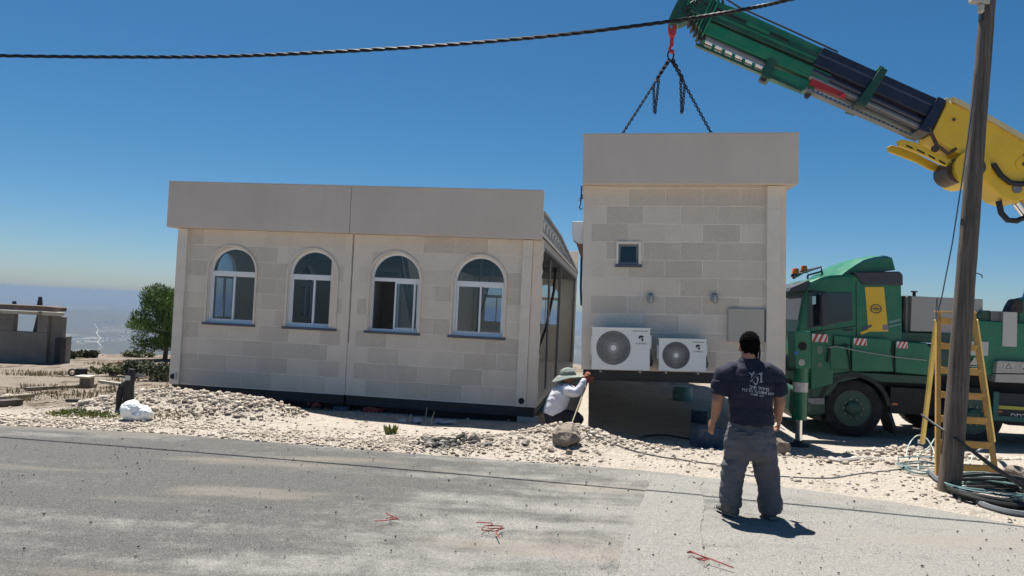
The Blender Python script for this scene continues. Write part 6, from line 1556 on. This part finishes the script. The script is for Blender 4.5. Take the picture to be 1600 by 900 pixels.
    for (px, py, w, h_) in ((1188, 676, .11, .007), (1158, 676, .10, .007)):
        q = P(px, py, -.158); MB().box(q.x-w/2, q.x+w/2, q.y-.012, q.y+.02, q.z-h_, q.z+h_).build('pocket_flap', mat('grey_work_cloth', None), tr, .003)
    # shoes
    for (c, dx, dy, nm) in ((P(1141, 797, 0), -.35, 1, 'l'), (P(1203, 806, 0), .05, 1, 'r')):
        d = Vector((dx, dy, 0)).normalized(); sd = Vector((d.y, -d.x, 0)); c = Vector((c.x, 0, 0.0)); q = MB()
        loft(q, [(c-d*.095+Vector((0, 0, .045)), .030, .042, sd), (c-d*.05+Vector((0, 0, .055)), .040, .052, sd), (c+d*.02+Vector((0, 0, .05)), .044, .048, sd), (c+d*.10+Vector((0, 0, .038)), .050, .036, sd), (c+d*.165+Vector((0, 0, .03)), .036, .026, sd)], 18); limb(q, [(c-d*.045+Vector((0, 0, .07)), .047), (c-d*.04+Vector((0, 0, .125)), .045)])
        sh = q.build('shoe', mat('dusty_shoe', (.075, .075, .075), .8, var=.4, vscale=12, dust=.6, dustcol=(.3, .28, .25)), r); remesh(sh, .006, 2)
        q = MB(); loft(q, [(c-d*.10+Vector((0, 0, .012)), .034, .012, sd), (c+Vector((0, 0, .012)), .047, .012, sd), (c+d*.10+Vector((0, 0, .012)), .054, .012, sd), (c+d*.175+Vector((0, 0, .014)), .034, .011, sd)], 16); q.build('sole', mat('pale_sole', (.20, .19, .17), .8), sh)
    # strap across the neck and shoulder, dark cord
    q = MB(); pts = [P(1187, 573, -.05), P(1184, 579, -.10), P(1179, 588, -.135), P(1173, 594, -.145)]; q.tube(pts, [.009, .014, .018, .006], 6); q.build('collar_strap', mat('faded_strap', (.05, .055, .075), .8), r)
    q = MB(); q.tube([P(1186, 537, -.03), P(1187, 552, -.05), P(1186, 570, -.075)], .009, 6); q.build('antenna', BLACK, r)
    # something pale in the right hand
    q = MB(); a = P(1217, 665, .15); q.beam(a, a+Vector((.045, -.03, -.03)), .022, .012); o = q.build('paper_scrap', mat('white_paper', (.75, .73, .7), .6), None); o.location = fo; tag(o, 'small white scrap held in the right hand of the man in the navy t-shirt', 'paper')
    # print on the back: projected onto the shirt
    ink = mat('white_shirt_print', (.55, .56, .62), .8)
    def printed(make, name):
        o = make(); me = o.data; bm = bmesh.new(); bm.from_mesh(me); bmesh.ops.triangulate(bm, faces=bm.faces); bmesh.ops.subdivide_edges(bm, edges=[e for e in bm.edges if e.calc_length() > .015], cuts=2, use_grid_fill=True); bm.to_mesh(me); bm.free()
        bpy.context.view_layer.update()
        for v in me.vertices:
            ok, loc, nn, _ = st.ray_cast(Vector((v.co.x, -1, v.co.z)), Vector((0, 1, 0)))
            if ok: v.co.y = loc.y-.003
        o.name = name; o.parent = st; me.materials.clear(); me.materials.append(ink); return o
    st.data.update(); bpy.context.view_layer.update()
    def txt(body, c, size, sk=0.0, rot=-.09, sx=1):
        def f():
            cu_ = bpy.data.curves.new('print', 'FONT'); cu_.body = body; cu_.size = size; cu_.align_x = 'CENTER'; cu_.shear = sk; t_ = bpy.data.objects.new('print', cu_); COL.objects.link(t_); bpy.context.view_layer.update()
            me = bpy.data.meshes.new_from_object(t_.evaluated_get(bpy.context.evaluated_depsgraph_get())); bpy.data.objects.remove(t_); o = bpy.data.objects.new('print', me); COL.objects.link(o)
            for v in me.vertices: x, y = v.co.x*sx, v.co.y; v.co = Vector((c.x+x*math.cos(rot)-y*math.sin(rot), 0, c.z+x*math.sin(rot)+y*math.cos(rot)))
            return o
        return f
    def emblem():
        m = MB(); c = P(1173, 589); k = .00560*1.0
        def pg(pts): m.prism([(c.x+(x-1173)*k, c.z-(y-589)*k) for x, y in pts], 0, .0005)
        pg([(1162, 580), (1166, 582), (1171, 578), (1171, 583), (1169, 585), (1168, 592), (1163.5, 595), (1165.5, 592), (1165.5, 584)])
        pg([(1173.5, 587), (1176, 586), (1177, 590), (1175.5, 595), (1175, 597), (1172, 599), (1168.5, 595), (1169.5, 593.5), (1172, 597), (1174, 596), (1174.5, 591)])
        pg([(1176, 582), (1180, 580), (1184, 580), (1182.5, 583), (1182, 592), (1184, 594), (1178, 596), (1179.5, 593), (1179.5, 584)])
        return m.build('emblem', ink, None)
    printed(emblem, 'back_emblem')
    printed(txt('בית לחיים', P(1177.5, 606.5), .045, rot=-.11), 'back_lettering'); printed(txt('חברה לעבודות שטח', P(1178, 612), .036, rot=-.11), 'back_lettering'); printed(txt('עבודות  בניה', P(1174, 615.5), .022, rot=-.12), 'back_lettering')
standing_man()

def worker():
    Y = 11.2; fo = at(885, 688, Y); fo.z = H(fo.x, fo.y)-.01; F = Frame(fo, 0)
    def P(px, py, y=0): x, z = F.hit(px, py, y); return Vector((x, y, z))
    r = empty('person', 'crouching worker in a white long sleeved shirt and sun hat reaching to the hanging module', 'person', fo)
    hc = P(888, 590, .0); b = MB()
    head(b, hc, (1, .1, -.05), (.1, 0, 1), 1.0)
    limb(b, [(P(884, 599), .052), (P(880, 606), .056)])
    Sn, Sf = P(888, 610, -.17), P(889, 609, .17); En, Ef = P(900, 613, -.20), P(905, 612, .12)
    Wn, Wf = P(914, 592, -.10), P(916, 596, .10)
    hip = P(866, 648); loft(b, [(P(882, 604), .08, .14, (1, 0, .4)), (P(877, 616), .115, .17, (1, 0, .4)), (P(871, 632), .115, .16, (1, 0, .3)), (hip, .12, .17, (1, 0, .2))])
    limb(b, [(Sn, .058), (En, .043), (Wn, .028)]); limb(b, [(Sf, .058), (Ef, .043), (Wf, .028)])
    hand(b, Wn, (.5, .2, .9), (.3, 1, 0), (1, 0, 0), 1.1); hand(b, Wf, (.7, -.1, .7), (.3, -1, 0), (1, 0, .2), 1.1)
    Kn, Kf = P(899, 652, -.12), P(903, 655, .14); An, Af = P(893, 683, -.12), P(876, 681, .14)
    fz = .06
    An.z = fz+.03; Af.z = fz+.03
    limb(b, [(P(868, 650, -.09), .088), (Kn, .06), (An, .042)]); limb(b, [(P(868, 650, .09), .088), (Kf, .06), (Af, .042)])
    body = b.build('body', SKIN, r); remesh(body, .007, 2)
    s = MB(); CL = mat('white_shirt_cloth', (.56, .57, .63), .85, var=.06, vscale=5, bump=.15, bscale=150)
    loft(s, [(P(884, 600), .07, .07, (1, 0, .4)), (P(882, 605), .10, .16, (1, 0, .45)), (P(877, 614), .145, .205, (1, 0, .45)), (P(871, 628), .155, .20, (1, 0, .35)), (P(867, 640), .155, .19, (1, 0, .25)), (P(865, 648), .15, .19, (1, 0, .3))], 26)
    limb(s, [(P(886, 607, -.14), .075), (Sn, .075), (P(895, 613, -.20), .066), (En, .062), (P(908, 602, -.15), .052), (P(911.5, 596, -.12), .044)]); limb(s, [(P(887, 607, .14), .072), (Sf, .072), (Ef, .06), (P(912, 602, .1), .046)])
    sh = s.build('shirt', CL, r); remesh(sh, .009, 3); wrinkle(sh, .010, 7, 40); wrinkle(sh, .004, 17, 45)
    t = MB(); DK = mat('black_trouser_cloth', (.013, .014, .022), .9, var=.15, bump=.15, bscale=200)
    loft(t, [(P(868, 638), .125, .165, (1, 0, .2)), (P(865, 648), .145, .185, (1, 0, 0)), (P(866, 658), .13, .18, (1, 0, -.2))], 24)
    for (K, A, y) in ((Kn, An, -.09), (Kf, Af, .09)):
        limb(t, [(P(868, 651, y), .115), (P(886, 651, y*1.2), .10), (K, .085), (K.lerp(A, .5), .075), (K.lerp(A, .9), .065)])
    tr = t.build('trousers', DK, r); remesh(tr, .010, 2); wrinkle(tr, .008, 7, 50)
    for A in (An, Af):
        q = MB(); c = Vector((A.x, A.y, 0)); d = Vector((1, 0, 0)); sd = Vector((0, 1, 0)); loft(q, [(c-d*.09+Vector((0, 0, .05)), .034, .045, sd), (c+Vector((0, 0, .055)), .045, .055, sd), (c+d*.1+Vector((0, 0, .04)), .05, .038, sd), (c+d*.17+Vector((0, 0, .03)), .036, .027, sd)], 16); limb(q, [(c+Vector((-.03, 0, .07)), .05), (c+Vector((-.03, 0, .13)), .048)]); x = q.build('shoe', mat('work_boot', (.07, .05, .035), .8, var=.3), r); remesh(x, .008, 2)
    # gloves
    g = MB(); GL = mat('orange_red_glove', (.22, .05, .03), .7, var=.2)
    limb(g, [(Wn-Vector((.03, 0, .04)), .036), (Wn+Vector((.02, .01, .03)), .038)]); hand(g, Wn, (.5, .2, .9), (.3, 1, 0), (1, 0, 0), 1.1, 1.08); x = g.build('glove', GL, r); remesh(x, .007, 1)
    g = MB(); limb(g, [(Wf-Vector((.03, 0, .03)), .036), (Wf+Vector((.03, 0, .03)), .036)]); hand(g, Wf, (.7, -.1, .7), (.3, -1, 0), (1, 0, .2), 1.1, 1.08); x = g.build('glove', GL, r); remesh(x, .007, 1)
    # hat with brim and neck flap
    HM = mat('khaki_hat_cloth', (.20, .235, .20), .9, var=.15, vscale=9, bump=.2, bscale=160)
    h = MB(); ball(h, hc+Vector((-.01, 0, .055)), .115, (1.08, .93, .82)); n = 28
    for k in range(n):
        pass
    br = []; c = hc+Vector((-.005, 0, .035)); vs = []; 
    for j, (rr, dz) in enumerate(((.095, .0), (.15, -.012), (.20, -.035))):
        for k in range(n): a = 2*math.pi*k/n; front = max(0, math.cos(a)); back = max(0, -math.cos(a)); R_ = rr+(.05*front+.03*back)*(j/2); vs.append(c+Vector((R_*math.cos(a)*1.05, R_*math.sin(a)*.85, dz+(.03*front if j == 2 else 0)-(.085*back if j == 2 else .03*back if j == 1 else 0))))
    top_ = [v+Vector((0, 0, .010)) for v in vs]; allv = vs+top_; N = len(vs); fs = []
    for j in range(2):
        for k in range(n): a, b_, c_, d = j*n+k, j*n+(k+1) % n, (j+1)*n+(k+1) % n, (j+1)*n+k; fs += [(a, b_, c_, d), (N+d, N+c_, N+b_, N+a)]
    for k in range(n): fs += [(k, N+k, N+(k+1) % n, (k+1) % n), (2*n+k, 2*n+(k+1) % n, N+2*n+(k+1) % n, N+2*n+k)]
    h.add(allv, fs)
    loft(h, [(hc+Vector((-.075, 0, .03)), .022, .085, (1, 0, 0)), (hc+Vector((-.115, 0, -.04)), .016, .11, (1, 0, 0)), (hc+Vector((-.16, 0, -.085)), .012, .12, (1, 0, 0))], 18)
    x = h.build('sun_hat', HM, r); remesh(x, .0065, 2); wrinkle(x, .006, 14, 60)
worker()
